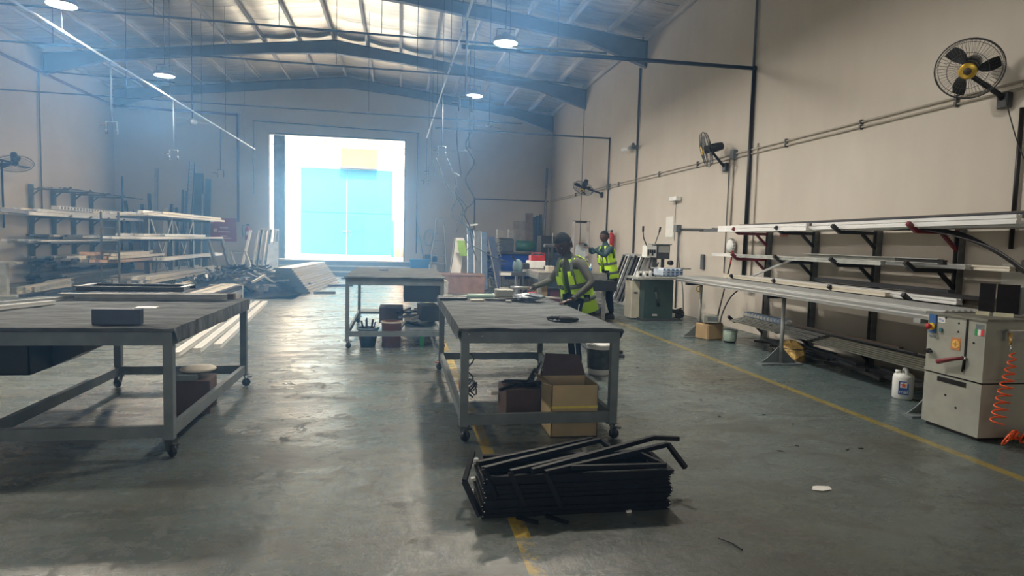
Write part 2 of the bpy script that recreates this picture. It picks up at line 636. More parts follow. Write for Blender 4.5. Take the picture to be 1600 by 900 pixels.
# ------------------------------------------------------------------ outside the doorway
OUT = mat('pale concrete yard', (0.62, 0.58, 0.52), .9, 0, .08, 2)
lane = struct('yard', MB().box(-40, YB + .25, -.3, 40, 60, .56), OUT)
FAC = mat('white outside wall', (0.80, 0.76, 0.70), .9, 0, .05, 2)
fb = thing('warehouse', 'white warehouse across the yard with a low gable roof', 'building', (-2.7, 34, .56))
b1 = MB()
b1.prism([(-12, .56), (7, .56), (7, 5.35), (-2.8, 6.35), (-12, 5.35)], 34, 40)
b1.build('wall', FAC, fb)
b1 = MB()
b1.bar((-12.3, 33.9, 5.32), (-2.8, 33.9, 6.4), .25, .05)
b1.bar((-2.8, 33.9, 6.4), (7.3, 33.9, 5.32), .25, .05)
b1.build('eave_trim', mat('pink grey eave', (.16, .11, .10), .7), fb)
b1 = MB()
b1.bar((-12, 33.93, 5.0), (7, 33.93, 5.0), .05, .06)
b1.build('lintel_trim', mat('pink grey eave', (.16, .11, .10), .7), fb)
gt = MB()
gt.box(-4.97, 33.9, .58, -2.72, 33.97, 4.92)
g1 = gt.build('gate_leaf', TEAL, fb)
gt = MB()
gt.box(-2.69, 33.9, .58, -.42, 33.97, 4.92)
g2 = gt.build('gate_leaf', TEAL, fb)
for zz in (2.75,):
    MB().box(-4.97, 33.87, zz - .03, -2.72, 33.9, zz + .03).build('gate_rail', TEAL, g1)
    MB().box(-2.69, 33.87, zz - .03, -.42, 33.9, zz + .03).build('gate_rail', TEAL, g2)
MB().box(-2.6, 33.86, .6, -1.85, 33.9, 2.45).build('wicket_door', mat('turquoise wicket paint', (.005, .115, .20), .5), g2)
MB().box(-2.9, 33.83, 1.75, -2.5, 33.86, 1.82).box(-2.95, 33.83, 1.6, -2.91, 33.86, 1.8).box(-2.52, 33.83, 1.5, -2.48, 33.86, 1.75).build('bolt', DGREY, g1)
sb = thing('sign_board', 'yellow signboard fixed above the turquoise gate across the yard', 'sign', (-2.09, 33.7, 5.0))
MB().box(-2.98, 33.55, 5.0, -1.2, 33.8, 5.93).build('panel', mat('yellow sign face', (.27, .15, .022), .6), sb)
MB().box(-3.0, 33.53, 4.94, -1.18, 33.82, 5.0).build('bottom_rail', DGREY, sb)
ct = thing('panel_stack', 'brown and blue panels standing outside at the right of the doorway', 'panel', (-.1, 31.4, .56))
MB().box(-.42, 31.3, .57, -.28, 31.5, 2.35).build('blue_panel', BLUE, ct)
MB().box(-.27, 31.3, .57, .02, 31.5, 2.4).build('brown_panel', mat('brown board outside', (.45, .25, .16), .8), ct)
MB().box(.03, 31.3, .57, .5, 31.5, 2.38).build('brown_panel', mat('brown board outside', (.45, .25, .16), .8), ct)


# ------------------------------------------------------------------ overhead pipes, lamps, fans
def pipe_run(name, label, pts, r, m, cat='pipe', n=8, hang=(), group=None):
    mb_ = MB()
    mb_.tube(pts[:2], r, n)
    for a, b_ in zip(pts[1:-1], pts[2:]):
        mb_.tube([a, b_], r, n)
        mb_.sph(a, r * 1.5, 8, 5)
    root = mb_.build(name, m)
    tag(root, label, cat, group)
    for (x, y) in hang:
        z0 = pts[0][2]
        h = MB().tube([(x, y, z0), (x, y, roofz(x) + .02)], .006, 5)
        o = h.build('hanger_rod', DGREY, root)
    return root


pipe_run('sprinkler_pipe', 'thin dark sprinkler pipe crossing under the roof, nearest of the crossing pipes', [(-9.9, 11.3, 4.93), (3.6, 11.3, 4.9)], .018, PIPEG, hang=[(-7.5, 11.3), (-3.9, 11.3), (-2.0, 11.3), (-.35, 11.3), (1.5, 11.3), (2.7, 11.3)])
pipe_run('sprinkler_pipe', 'thin dark sprinkler pipe crossing in front of the middle rafter', [(-10.3, 13.5, 4.93), (3.5, 13.5, 4.88)], .018, PIPEG, hang=[(-6.4, 13.5), (-3.6, 13.5), (-1.3, 13.5), (.3, 13.5), (2.2, 13.5)])
pipe_run('sprinkler_pipe', 'thin dark sprinkler pipe crossing just before the back wall', [(-10.3, 18.3, 4.95), (3.4, 18.3, 4.85)], .018, PIPEG, hang=[(-7, 18.3), (-4.6, 18.3), (-.9, 18.3), (2, 18.3)])
pipe_run('air_main', 'black air pipe from overhead line to the right wall and down it', [(.93, 10.56, 4.6), (6.06, 10.56, 4.62), (6.06, 10.56, 0.9)], .035, BLACK)
pipe_run('wall_pipe', 'thin grey pipe rising on the right wall above the black air pipe', [(6.07, 10.6, 4.66), (6.07, 10.6, 6.6)], .022, PIPEG)
pipe_run('wall_pipe', 'thin grey pipe beside the black air pipe on the right wall', [(6.08, 10.35, 3.3), (6.08, 10.35, .9)], .014, CONDUIT)
pipe_run('air_main', 'thin dark air pipe crossing to the right wall by the far fan', [(.93, 18.45, 4.62), (6.07, 18.45, 4.6), (6.07, 18.45, 1.3)], .024, PIPEG)
pipe_run('wall_pipe', 'grey pipe running down the right wall under the middle rafter', [(6.07, 16.15, 6.05), (6.07, 16.15, 0.9)], .028, PIPEG)
pipe_run('wall_pipe', 'hair-thin dark cable down the right wall under the far rafter', [(6.09, 21.35, 6.1), (6.09, 21.35, .3)], .01, PIPEG)
pipe_run('wall_pipe', 'dark pipe down the right wall at the right edge, past the nearest fan', [(6.06, 5.5, 2.95), (6.06, 5.5, 1.55)], .022, BLACK)
pipe_run('wall_pipe', 'pair of grey conduits dropping from the middle fan box', [(6.08, 11.15, 3.15), (6.08, 11.15, 1.85)], .018, CONDUIT)
pipe_run('wall_pipe', 'thin conduit stub left of the round lamp above the cantilever rack', [(6.08, 11.3, 3.15), (6.08, 11.3, 1.0)], .010, PIPEG)
for i, dz in enumerate((0, -.07)):
    o = pipe_run('wall_conduit', ('upper' if i == 0 else 'lower') + ' of the two parallel conduits running along the right wall past the fans', [(6.075, 25.95, 3.2 + dz), (6.075, 2.0, 3.22 + dz)], .014, CONDUIT, 'conduit', 6)
    for yy in (22, 20, 17.5, 14.6, 12.6, 9.5, 7.8, 6.3):
        MB().box(6.05, yy - .015, 3.185 + dz, 6.1, yy + .015, 3.245 + dz).build('clip', DGREY, o)
pipe_run('wall_pipe', 'brown pipe along the top of the left wall, turning onto the back wall', [(-10.33, 10.0, 6.03), (-10.33, 25.93, 6.03), (-6.08, 25.93, 5.97), (-6.08, 25.93, 1.95)], .045, BROWNPIPE)
pipe_run('wall_pipe', 'thin dark pipe dropping down the left wall beside the wall rack', [(-10.36, 21.0, 6.0), (-10.36, 21.0, 2.0)], .02, PIPEG)
pipe_run('wall_pipe', 'dark pipe at the left edge, down the left wall below the fan', [(-10.36, 19.12, 3.3), (-10.36, 19.12, 1.5)], .025, BLACK)
pipe_run('wall_pipe', 'thin blue-grey conduit framing the doorway on the back wall', [(-5.53, 25.96, 3.0), (-5.53, 25.96, 5.78), (.64, 25.96, 5.66), (.64, 25.96, .9)], .022, PIPEG)
pipe_run('wall_pipe', 'grey pipe frame on the back wall right of the doorway', [(2.95, 25.95, 1.0), (2.95, 25.95, 3.16), (6.0, 25.95, 3.16)], .022, PIPEG)
pipe_run('wall_pipe', 'short thin pipe crossing from the left wall pipe under the roof', [(-10.3, 20.7, 5.98), (-6.6, 20.7, 5.9)], .02, PIPEG)
pipe_run('wall_pipe', 'tall pale pipe standing in the back right corner', [(5.8, 25.8, 0), (5.9, 25.9, 4.5)], .05, GALV)
# two long overhead lines running the depth of the hall with air drops
for nm, X_, z0, z1, y0, y1, lab in (('overhead_air_line', -5.27, 4.6, 4.6, 8, 25.0, 'white overhead air line on the left, running towards the doorway'),
                                    ('overhead_air_line', .93, 4.70, 5.25, 7, 24.5, 'white overhead air line right of centre, running towards the back wall')):
    o = MB().tube([(X_, y0, z0), (X_, y1, z1)], .02, 8).build(nm, PIPEW)
    tag(o, lab, 'pipe')
    for yy in [y0 + 1 + 2.4 * i for i in range(7)]:
        zz = z0 + (z1 - z0) * (yy - y0) / (y1 - y0)
        MB().tube([(X_, yy, zz), (X_, yy, roofz(X_))], .006, 5).build('hanger_rod', DGREY, o)
        MB().lathe([(.024, -.02), (.034, 0), (.024, .02)], (X_, yy, zz), 8, (0, 1, 0)).build('coupling', GALV, o)


def drop(x, y, ztop, zb, label, w_=.09):
    t = thing('air_drop', label, 'air drop', (x, y, zb - .3))
    MB().tube([(x, y, ztop), (x, y, zb)], .016, 6).build('drop_pipe', PIPEG, t)
    m_ = MB().tube([(x - w_, y, zb), (x + w_, y, zb)], .014, 6)
    m_.tube([(x - w_, y, zb + .01), (x - w_, y, zb - .13)], .014, 6).tube([(x + w_, y, zb + .01), (x + w_, y, zb - .13)], .014, 6)
    m_.build('outlet_fork', PIPEG, t)
    for sx in (-1, 1):
        MB().tube([(x + sx * w_, y, zb - .13), (x + sx * w_, y, zb - .22)], .020, 6).build('tap', DGREY, t)
    MB().tube([(x - w_ - .12, y, zb - .1), (x - w_, y, zb - .1)], .012, 6).build('tap_lever', DGREY, t)
    return t


drop(-5.27, 13.1, 4.6, 3.5, 'nearest air drop fork hanging from the left white overhead line')
drop(-5.27, 16.4, 4.6, 3.42, 'middle air drop fork hanging from the left overhead line, by the ceiling fan')
drop(-5.27, 20.4, 4.6, 3.38, 'farthest air drop fork hanging from the left overhead line')
drop(.95, 9.86, 4.78, 3.66, 'nearest air drop fork on the right overhead line, hoses attached')
drop(.95, 15.5, 4.95, 3.7, 'second air drop fork on the right overhead line, hoses attached')
drop(.95, 20.8, 5.1, 3.75, 'third air drop fork on the right overhead line, beside the doorway pipe')
drop(.93, 24.3, 5.25, 3.75, 'farthest small air drop fork beside the doorway frame')


def hose(name, label, pts, r, m, seg=10, wob=0.0, cat='hose', par=None):
    P = [Vector(p) for p in pts]
    out = []
    for i in range(len(P) - 1):
        p0 = P[max(i - 1, 0)]
        p1, p2 = P[i], P[i + 1]
        p3 = P[min(i + 2, len(P) - 1)]
        for j in range(seg):
            t = j / seg
            q = .5 * ((2 * p1) + (-p0 + p2) * t + (2 * p0 - 5 * p1 + 4 * p2 - p3) * t * t + (-p0 + 3 * p1 - 3 * p2 + p3) * t ** 3)
            out.append(q)
    out.append(P[-1])
    o = MB().tube(out, r, 6).build(name, m, par)
    if not par:
        tag(o, label, cat)
    return o


hose('air_hose', 'thin kinked air hose dangling left from the nearest right air drop', [(.82, 9.86, 3.4), (.86, 10.2, 3.0), (1.0, 11, 2.6), (.98, 12, 2.7), (1.2, 14, 2.4), (1.15, 15, 2.1), (1.5, 17, 1.9), (1.62, 18.9, 1.7)], .012, HOSE)
hose('air_hose', 'wavy air hose dangling right from the nearest right air drop', [(1.08, 9.86, 3.4), (1.08, 9.9, 3.2), (1.0, 10.2, 3.0), (1.16, 10.4, 2.75), (1.07, 10.8, 2.5), (1.26, 11.2, 2.2), (1.14, 11.7, 2.0), (1.3, 12.2, 1.75), (1.5, 13.5, 1.4), (1.9, 16, 1.0)], .012, HOSE)
hose('air_hose', 'long air hose hanging from the second right air drop, left strand', [(.82, 15.5, 3.42), (1.1, 15.6, 2.8), (1.5, 15.8, 2.3), (1.45, 15.9, 2.0), (1.7, 16, 1.75), (1.6, 16, 1.5), (2.1, 16.2, 1.2), (2.6, 17, 1.0), (3.0, 18, .9)], .014, HOSE)
hose('air_hose', 'long air hose hanging from the second right air drop, right strand', [(1.08, 15.5, 3.42), (1.3, 15.5, 2.9), (1.3, 15.5, 2.6), (1.6, 15.8, 2.3), (1.5, 16, 2.0), (1.9, 17, 1.7), (2.0, 18, 1.4), (1.9, 18.6, 1.2)], .014, HOSE)

LAMPE = mat('lamp diffuser', (.9, .95, 1), .4, emit=((0.80, 0.92, 1.0), 6.0))


def high_bay(x, y, z, label):
    t = thing('high_bay_lamp', label, 'lamp', (x, y, z))
    MB().lathe([(.215, .0), (.22, .03), (.20, .085), (.10, .11), (.07, .17), (.02, .19)], (x, y, z), 24).build('housing', GALV, t)
    MB().lathe([(.0, .012), (.205, .012), (.205, -.004), (.0, -.008)], (x, y, z), 24, caps=False).build('diffuser', LAMPE, t)
    MB().tube([(x - .17, y, z + .07), (x - .15, y, z + .24), (x + .15, y, z + .24), (x + .17, y, z + .07)], .006, 5).build('yoke', DGREY, t)
    MB().tube([(x, y, z + .24), (x, y, roofz(x))], .005, 5).build('chain', DGREY, t)
    l = light('high_bay_light', 'AREA', (x, y, z - .03), 170 if x > 0 else 200, (1.0, .94, .86), shape='DISK', size=.4, specular_factor=.25)
    l.parent = t
    l.location = (0, 0, -.03)
    return t


high_bay(-5.12, 11.07, 4.9, 'round white high-bay lamp at the top left corner of the frame')
high_bay(-5.12, 15.4, 4.9, 'round white high-bay lamp on the left above the air drops')
high_bay(1.75, 11.2, 4.9, 'round white high-bay lamp right of centre, nearer of the two on the right')
high_bay(1.68, 15.4, 4.9, 'small round white high-bay lamp over the curly air hoses')

# the same rows of lamps go on behind the camera
high_bay(-5.1, 6.9, 4.9, 'high-bay lamp of the left row above the near work table')
high_bay(1.75, 6.9, 4.9, 'high-bay lamp of the right row above the near work table')


def ceiling_fan(x, y, z, rot, label):
    t = thing('ceiling_fan', label, 'ceiling fan', (x, y, z))
    MB().tube([(x, y, z + .05), (x, y, roofz(x))], .014, 6).build('downrod', DGREY, t)
    MB().lathe([(.03, .1), (.1, .06), (.12, .0), (.09, -.05), (.02, -.07)][::-1], (x, y, z), 14).build('motor', GALV, t)
    for k_ in range(3):
        a = rot + k_ * 2 * PI / 3
        d = Vector((math.cos(a), math.sin(a), 0))
        s_ = Vector((-d.y, d.x, .15))
        c = Vector((x, y, z))
        p = [c + d * .12 - s_ * .03, c + d * .3 - s_ * .06, c + d * .7 - s_ * .07, c + d * .7 + s_ * .06, c + d * .3 + s_ * .06, c + d * .12 + s_ * .03]
        MB().add([q + Vector((0, 0, .004)) for q in p] + [q - Vector((0, 0, .004)) for q in p], [(0, 1, 2, 3, 4, 5), (11, 10, 9, 8, 7, 6)] + [(i, i + 6, (i + 1) % 6 + 6, (i + 1) % 6) for i in range(6)]).build('blade', GALV, t)


ceiling_fan(-5.3, 17.9, 4.33, .3, 'three-bladed ceiling fan hanging left of the doorway')
ceiling_fan(2.0, 19.5, 4.2, .2, 'three-bladed ceiling fan behind the hanging air hoses')
ceiling_fan(3.1, 23.2, 5.6, .7, 'three-bladed ceiling fan high near the far right rafter')


# ------------------------------------------------------------------ wall fans
def wall_fan(wx, wy, wz, head, normal, label, rad=.33, side=1, gold=True):
    """bracket on wall at (wx,wy,wz), cage centre head, facing normal"""
    t = thing('wall_fan', label, 'fan', (wx, wy, wz))
    h = Vector(head)
    n = Vector(normal).normalized()
    wp = Vector((wx, wy, wz))
    MB().cbox((wx - side * .04, wy, wz), (.08, .12, .16), 0, .01).build('wall_bracket', DGREY, t)
    back = h - n * .14
    MB().tube([wp + Vector((-side * .07, 0, .02)), wp + Vector((-side * .12, 0, .06)), back + Vector((0, 0, -.10)), back], [.03, .028, .026, .03], 8).build('arm', BLKP, t)
    MB().lathe([(.03, -.33), (.07, -.31), (.082, -.20), (.08, -.08), (.05, -.05)], h, 14, n).build('motor', BLKP, t)
    MB().lathe([(.0, .02), (.075, .03), (.08, -.01), (.075, -.06), (0, -.06)], h, 16, n, caps=False).build('hub', BLKP, t)
    e1 = n.orthogonal().normalized()
    e2 = n.cross(e1)
    for k_ in range(3):
        a = k_ * 2 * PI / 3 + .5
        vs = []
        for i in range(5):
            tt = .06 + (rad * .88 - .06) * i / 4
            wd = [.35, .75, .72, .62, .42][i]
            for j in range(4):
                aa = a + wd * (j / 3 - .5) + .25 * i / 4
                vs.append(h + (e1 * math.cos(aa) + e2 * math.sin(aa)) * tt + n * (.035 * (j / 3 - .5)))
        fs = [(i * 4 + j, i * 4 + j + 1, i * 4 + j + 5, i * 4 + j + 4) for i in range(4) for j in range(3)]
        MB().add(vs + [v - n * .004 for v in vs], fs + [tuple(q + 20 for q in g[::-1]) for g in fs], True).build('blade', BLKP, t)
    cg = MB()
    nw = 48
    for k_ in range(nw):
        a = 2 * PI * k_ / nw
        d = e1 * math.cos(a) + e2 * math.sin(a)
        cg.tube([h + d * .07 + n * .075, h + d * rad * .6 + n * .07, h + d * rad * .93 + n * .045, h + d * rad, h + d * rad * .93 - n * .05, h + d * rad * .5 - n * .085, h + d * .08 - n * .09], .0017, 3, caps=False)
    for rq, zq, tq in ((rad, 0, .007), (rad * .93, .045, .003), (rad * .93, -.05, .003), (rad * .6, .07, .003), (.08, .076, .004)):
        cg.tube([h + (e1 * math.cos(2 * PI * i / 32) + e2 * math.sin(2 * PI * i / 32)) * rq + n * zq for i in range(32)], tq, 5, closed=True)
    cg.build('cage', DGREY, t)
    if gold:
        MB().lathe([(0, .095), (.07, .092), (.082, .082), (.082, .07), (0, .07)], h, 20, n, caps=False).build('badge', GOLD, t, label='gold ring badge')
        MB().lathe([(0, .1), (.035, .099), (.04, .09), (0, .09)], h, 16, n, caps=False).build('badge_centre', BROWNP, t)
    return t


wall_fan(6.1, 5.70, 3.06, (5.66, 5.75, 3.36), (-.72, -.54, -.45), 'nearest black wall fan with a gold centre badge, at the top right', .30)
wall_fan(6.1, 11.4, 3.0, (5.62, 11.35, 3.30), (-.93, .30, -.25), 'middle black wall fan on the right wall seen nearly edge-on', .33)
wall_fan(6.1, 19.0, 2.98, (5.55, 19.3, 3.18), (-.45, -.35, -.83), 'farthest black wall fan on the right wall, tilted downwards', .33)
wall_fan(-10.4, 18.6, 3.2, (-9.75, 18.55, 3.14), (.25, -.35, -.88), 'grey caged wall fan on the left wall at the left edge', .40, -1, False)
for (yy, zz, lab) in ((5.40, 3.2, 'grey junction box beside the nearest wall fan'), (11.1, 3.2, 'dark junction box on the conduits by the middle wall fan'), (18.35, 3.18, 'small junction box on the conduits by the farthest fan')):
    tag(MB().cbox((6.05, yy, zz), (.1, .13, .17), 0, .01).build('junction_box', GREY), lab, 'junction box')
hose('hanging_cable', 'thin cord hanging from the nearest wall fan', [(5.98, 5.6, 3.0), (6.04, 5.5, 2.6), (6.05, 5.35, 2.3)], .006, BLKP, cat='cord')

# ------------------------------------------------------------------ right wall small items
cm = thing('security_camera', 'small security camera bracket on the grey pipe of the right wall', 'camera', (6.0, 16.2, 3.95))
MB().box(5.9, 16.12, 3.98, 6.1, 16.28, 4.08).build('bracket', GREY, cm)
MB().cbox((5.9, 16.55, 4.02), (.1, .3, .1), .3, .02).build('body', WHITE, cm)
MB().cbox((5.88, 15.95, 4.05), (.08, .22, .08), -.3, .02).build('body', GREY, cm)
el = thing('emergency_light', 'white emergency light box on the right wall above a paper notice', 'light', (6.05, 13.55, 2.48))
MB().cbox((6.03, 13.55, 2.53), (.12, .38, .1), 0, .01).build('housing', WHITE, el)
MB().tube([(6.08, 13.6, 2.48), (6.08, 13.62, 1.6)], .006, 5).build('cord', PIPEG, el)
tag(MB().box(6.085, 13.72, 1.68, 6.1, 14.12, 2.15).build('notice', PAPER), 'white paper notice taped to the right wall above the drill press', 'paper')
# socket rail: box and pipe left of the rack
sp = pipe_run('wall_pipe', 'grey socket pipe dropping to the floor behind the green machine', [(6.07, 10.6, 1.80), (6.07, 13.38, 1.86), (6.07, 13.38, 0.1)], .02, PIPEG)
tag(MB().cbox((6.04, 13.38, 1.87), (.12, .16, .16), 0, .01).build('socket_box', GREY), 'grey socket box on the right wall left of the rack', 'socket')
hose('power_cable', 'grey power cable hanging from the socket box to the floor', [(6.03, 13.3, 1.8), (6.02, 13.2, 1.2), (6.0, 12.9, .6), (5.9, 12.6, .1), (5.7, 12.2, .03)], .013, PIPEG, cat='cable')
fx = thing('fire_extinguisher', 'red fire extinguisher on the right wall behind the far worker', 'extinguisher', (5.95, 17.6, 1.2))
MB().lathe([(.07, 0), (.085, .02), (.085, .42), (.05, .5), (.025, .52)], (5.95, 17.6, 1.3), 14).build('cylinder', RED, fx)
MB().cbox((5.95, 17.6, 1.86), (.04, .12, .06)).build('valve', BLKP, fx)
MB().tube([(5.95, 17.6, 1.87), (5.9, 17.85, 1.85), (5.9, 17.9, 1.5)], .012, 6).build('hose', BLKP, fx)
MB().box(5.866, 17.54, 1.45, 5.88, 17.66, 1.62).build('label_plate', PAPER, fx)
rl = thing('round_wall_lamp', 'round white serrated disc hanging on the right wall under the rack end', 'wall disc', (6.0, 11.1, 1.4))
MB().lathe([(.115, 0), (.12, .02), (.12, .05), (.09, .07), (.0, .075)], (6.06, 11.0, 1.52), 18, (-1, 0, 0), smooth=False).build('disc', WHITE, rl)
for i in range(12):
    a = i * PI / 6
    MB().cbox((6.03, 11.0 + .122 * math.cos(a), 1.52 + .122 * math.sin(a)), (.05, .03, .03)).build('tooth', GREYW, rl)
tag(MB().cbox((6.07, 12.17, 1.18), (.05, .13, .30), 0, .01).build('switch_box', PIPEG), 'narrow dark switch box on the right wall over the feed table', 'switch box')
tag(MB().cbox((6.07, 9.42, 1.74), (.015, .20, .11)).build('sticker', mat('faded red sticker', (.55, .2, .16), .7)), 'small faded red sticker on the right wall under the top rack tier', 'sticker')
o = tag(MB().box(6.085, 5.15, 1.02, 6.1, 5.6, 1.4).build('notice', PAPER), 'pale sheet on the right wall behind the black panels', 'paper')
tag(MB().cbox((6.06, 5.3, 1.38), (.08, .1, .13), 0, .01).build('socket_box', GREY), 'grey socket box above the black panels', 'socket')
hose('power_cable', 'black cable rising from the socket above the black panels', [(6.03, 5.3, 1.44), (5.98, 5.25, 1.6), (5.95, 5.2, 1.75)], .01, BLKP, cat='cable')


# ------------------------------------------------------------------ cantilever racks and profiles
def cant_rack(name, label, xw, ys, tiers, reach, side, ztop, posts_m, arm_ms, zbase=0.0, pw=.08):
    """side +1: arms point to -X from a wall at +X"""
    t = thing(name, label, 'rack', (xw, sum(ys) / len(ys), zbase))
    for i, y in enumerate(ys):
        pb = MB().chan((xw - side * (pw / 2 + .005), y, zbase), (xw - side * (pw / 2 + .005), y, ztop), pw, .07, .008, up=(0, 1, 0)).build('post', posts_m, t)
        for j, z in enumerate(tiers):
            am = MB()
            x0 = xw - side * .07
            x1 = xw - side * reach
            am.bar((x0, y, z), (x1, y, z), .045, .045)
            am.bar((x1 + side * .01, y, z - .005), (x1 - side * .11, y, z + .085), .045, .045)
            am.bar((x0, y, z - .20), (x0 - side * .20, y, z - .02), .035, .035)
            a = am.build('arm', arm_ms(i, j), pb)
            if arm_ms(i, j) is DRED:
                a['label'] = 'dark red coated arm'
    return t


RY = [9.80, 8.58, 7.33, 6.1]
cant_rack('cantilever_rack', 'four-post cantilever rack on the right wall with dark and red arms', 6.1, RY, [1.72, 1.30, .95, .26], .60, 1, 1.86,
          mat('dull rack post', (.14, .14, .13), .6, .2, .4, 9), lambda i, j: DRED if (i, j) in ((0, 0), (0, 1), (3, 0)) else BLACK, 0.0)


def prof(p, q, w_, h_, m, label, group, kind='ribbed', name='metal_profile', up=(0, 0, 1), cat='profile'):
    mb_ = MB()
    getattr(mb_, kind)(p, q, w_, h_, *((up,) if kind != 'chan' else (.006, up)))
    o = mb_.build(name, m)
    return tag(o, label, cat, group)


G1 = 'long profiles on the top tier of the right rack'
L1w = 'long white profile on the top tier of the right wall rack'
zt = 1.745
prof((5.44, 10.35, zt + .055), (5.44, 7.9, zt + .05), .05, .10, WHITEP, 'pale box profile at the far end of the top right rack tier', None)
prof((5.50, 7.85, zt + .055), (5.46, 4.9, zt + .07), .06, .085, WHITEP, 'broad white box profile along the near half of the top right rack tier', None)
for i in range(5):
    x = 5.57 + i * .085
    ya, yb = 10.1 + R.uniform(-.3, .6), 5.2 - R.uniform(0, .5)
    prof((x, ya, zt + .03), (x + R.uniform(-.01, .01), yb, zt + .03), .05, .05, [WHITEP, CREAM, WHITEP, ALU, CREAM][i], ['first', 'second', 'third', 'fourth', 'fifth'][i] + ' pale profile behind the front ones on the top right rack tier', G1)
for i in range(5):
    x = 5.60 + i * .075
    ya, yb = 9.9 + R.uniform(-.3, .3), 4.9 - R.uniform(0, .4)
    prof((x - .04, ya, zt + .10 + .012 * (i % 2)), (x - .04 + R.uniform(-.02, .02), yb, zt + .125 + .01 * (i % 2)), .05, .04, [CHARP, BROWNP, GALV, CHARP, BROWNP][i], ['first', 'second', 'third', 'fourth', 'fifth'][i] + ' dark profile from the front piled highest on the top right rack tier', 'dark profiles on the top tier of the right rack')
for i in range(4):
    prof((5.47 + i * .04, 10.2 + .3 * R.random(), zt + .02 + i * .012), (5.5 + .02 * i, 11.2 - i * .12, zt + .02 + i * .02), .018, .018, DGREY, 'thin dark rod sticking out at the far end of the top right rack tier', 'thin rods at the far rack end', 'bar', 'rod', cat='rod')
# thin black rods drooping from the near end
for i in range(7):
    x = 5.55 + i * .05
    hose('flat_strip', 'thin black strip drooping from the near end of the top rack tier', [(x, 6.3 + .1 * i, zt - .005 + .002 * i), (x - .01, 5.9, zt - .03), (x - .02, 5.2, 1.55 - .03 * i), (x - .02, 4.7 + .04 * i, 1.25 - .02 * i)], .010, BLACK, 6, cat='strip')['group'] = 'drooping black strips at the near rack end'
zm = 1.325
for i, (m_, a, b_) in enumerate(((GREYW, 9.9, 6.55), (WHITEP, 10.8, 7.3), (GALV, 9.6, 5.6), (CREAM, 9.7, 5.2), (GALV, 9.2, 5.0))):
    prof((5.50 + i * .09, a, zm + .03), (5.50 + i * .09, b_, zm + .03), .07, .05, m_, ['first', 'second', 'third', 'fourth', 'fifth'][i] + ' profile from the front on the middle tier of the right rack', 'profiles on the middle tier of the right rack')
prof((5.50, 8.0, zm + .085), (5.50, 5.75, zm + .08), .08, .05, GREYW, 'upper grey channel resting on top of the middle tier of the right rack', None, 'chan')
prof((5.55, 6.4, zm + .075), (5.52, 5.72, zm + .07), .06, .05, BLACK, 'short black box profile on the near end of the middle tier', None)
prof((5.75, 9.9, .98), (5.5, 8.3, 1.34), .03, .03, ALU, 'thin bright bar leaning diagonally between the two lower tiers', None, 'bar')
zl = .975
for i, (m_, a, b_, h_) in enumerate(((CREAM, 10.1, 6.4, .05), (WHITEP, 9.8, 5.55, .06), (BROWNP, 8.6, 5.4, .05), (WHITEP, 9.5, 5.6, .05), (CHARP, 8.4, 5.0, .06))):
    prof((5.46 + i * .1, a, zl + .03), (5.46 + i * .1, b_, zl + .03), .075, h_, m_, ['first', 'second', 'third', 'fourth', 'fifth'][i] + ' profile from the front on the rack tier behind the feed table', 'profiles on the lower tier of the right rack')
prof((5.84, 8.2, zl + .1), (5.8, 5.9, zl + .1), .08, .05, CHARP, 'upper dark profile on the lower tier of the right rack', None)
prof((5.62, 6.3, zl + .085), (5.58, 4.95, zl + .08), .06, .04, BLACK, 'short black profile at the near end of the lower tier of the right rack', None)
# floor-level tier: sheets and dark bars
zf = .285
for i in range(12):
    x = 5.45 + (i % 6) * .09
    ya = 9.6 - R.uniform(0, 1.6)
    yb = ya - R.uniform(2.2, 3.6)
    prof((x, ya, zf + .02 + .035 * (i // 6)), (x + R.uniform(-.04, .04), max(5.1, yb), zf + .02 + .035 * (i // 6)), R.uniform(.03, .07), .03, [CHARP, BLACK, DGREY, BROWNP][i % 4],
         'dark bar lying on the lowest tier of the right rack just above the floor', 'dark bars on the lowest tier of the right rack', 'bar', 'metal_bar', cat='bar')
for i, (a, b_, x, m_) in enumerate(((9.5, 8.3, 5.38, GREYW), (7.3, 5.5, 5.33, MACH), (8.4, 7.5, 5.40, GALV))):
    mb_ = MB()
    for k_ in range(6):
        mb_.bar((x - .12 + k_ * .05, a, zf + .09 - .012 * (5 - k_)), (x - .12 + k_ * .05, b_, zf + .085 - .012 * (5 - k_)), .045, .012)
    tag(mb_.build('slatted_sheet', m_), ['slatted grey panel on the lowest rack tier under the blue sleeve', 'pale ribbed panel on the lowest rack tier beside the white jug', 'short galvanised ribbed panel on the lowest rack tier near the paper bag'][i], 'panel')
sl = thing('sleeve_roll', 'blue and white patterned sleeve lying on the lowest rack tier', 'sleeve', (5.55, 8.9, .4))
MB().cbox((5.55, 8.95, .42), (.13, 1.15, .07), .02, .02).build('sleeve', WHITE, sl)
for i in range(13):
    MB().cbox((5.545, 8.43 + i * .087, .425), (.136, .035, .074), .5).build('blue_band', CLOUDB, sl)
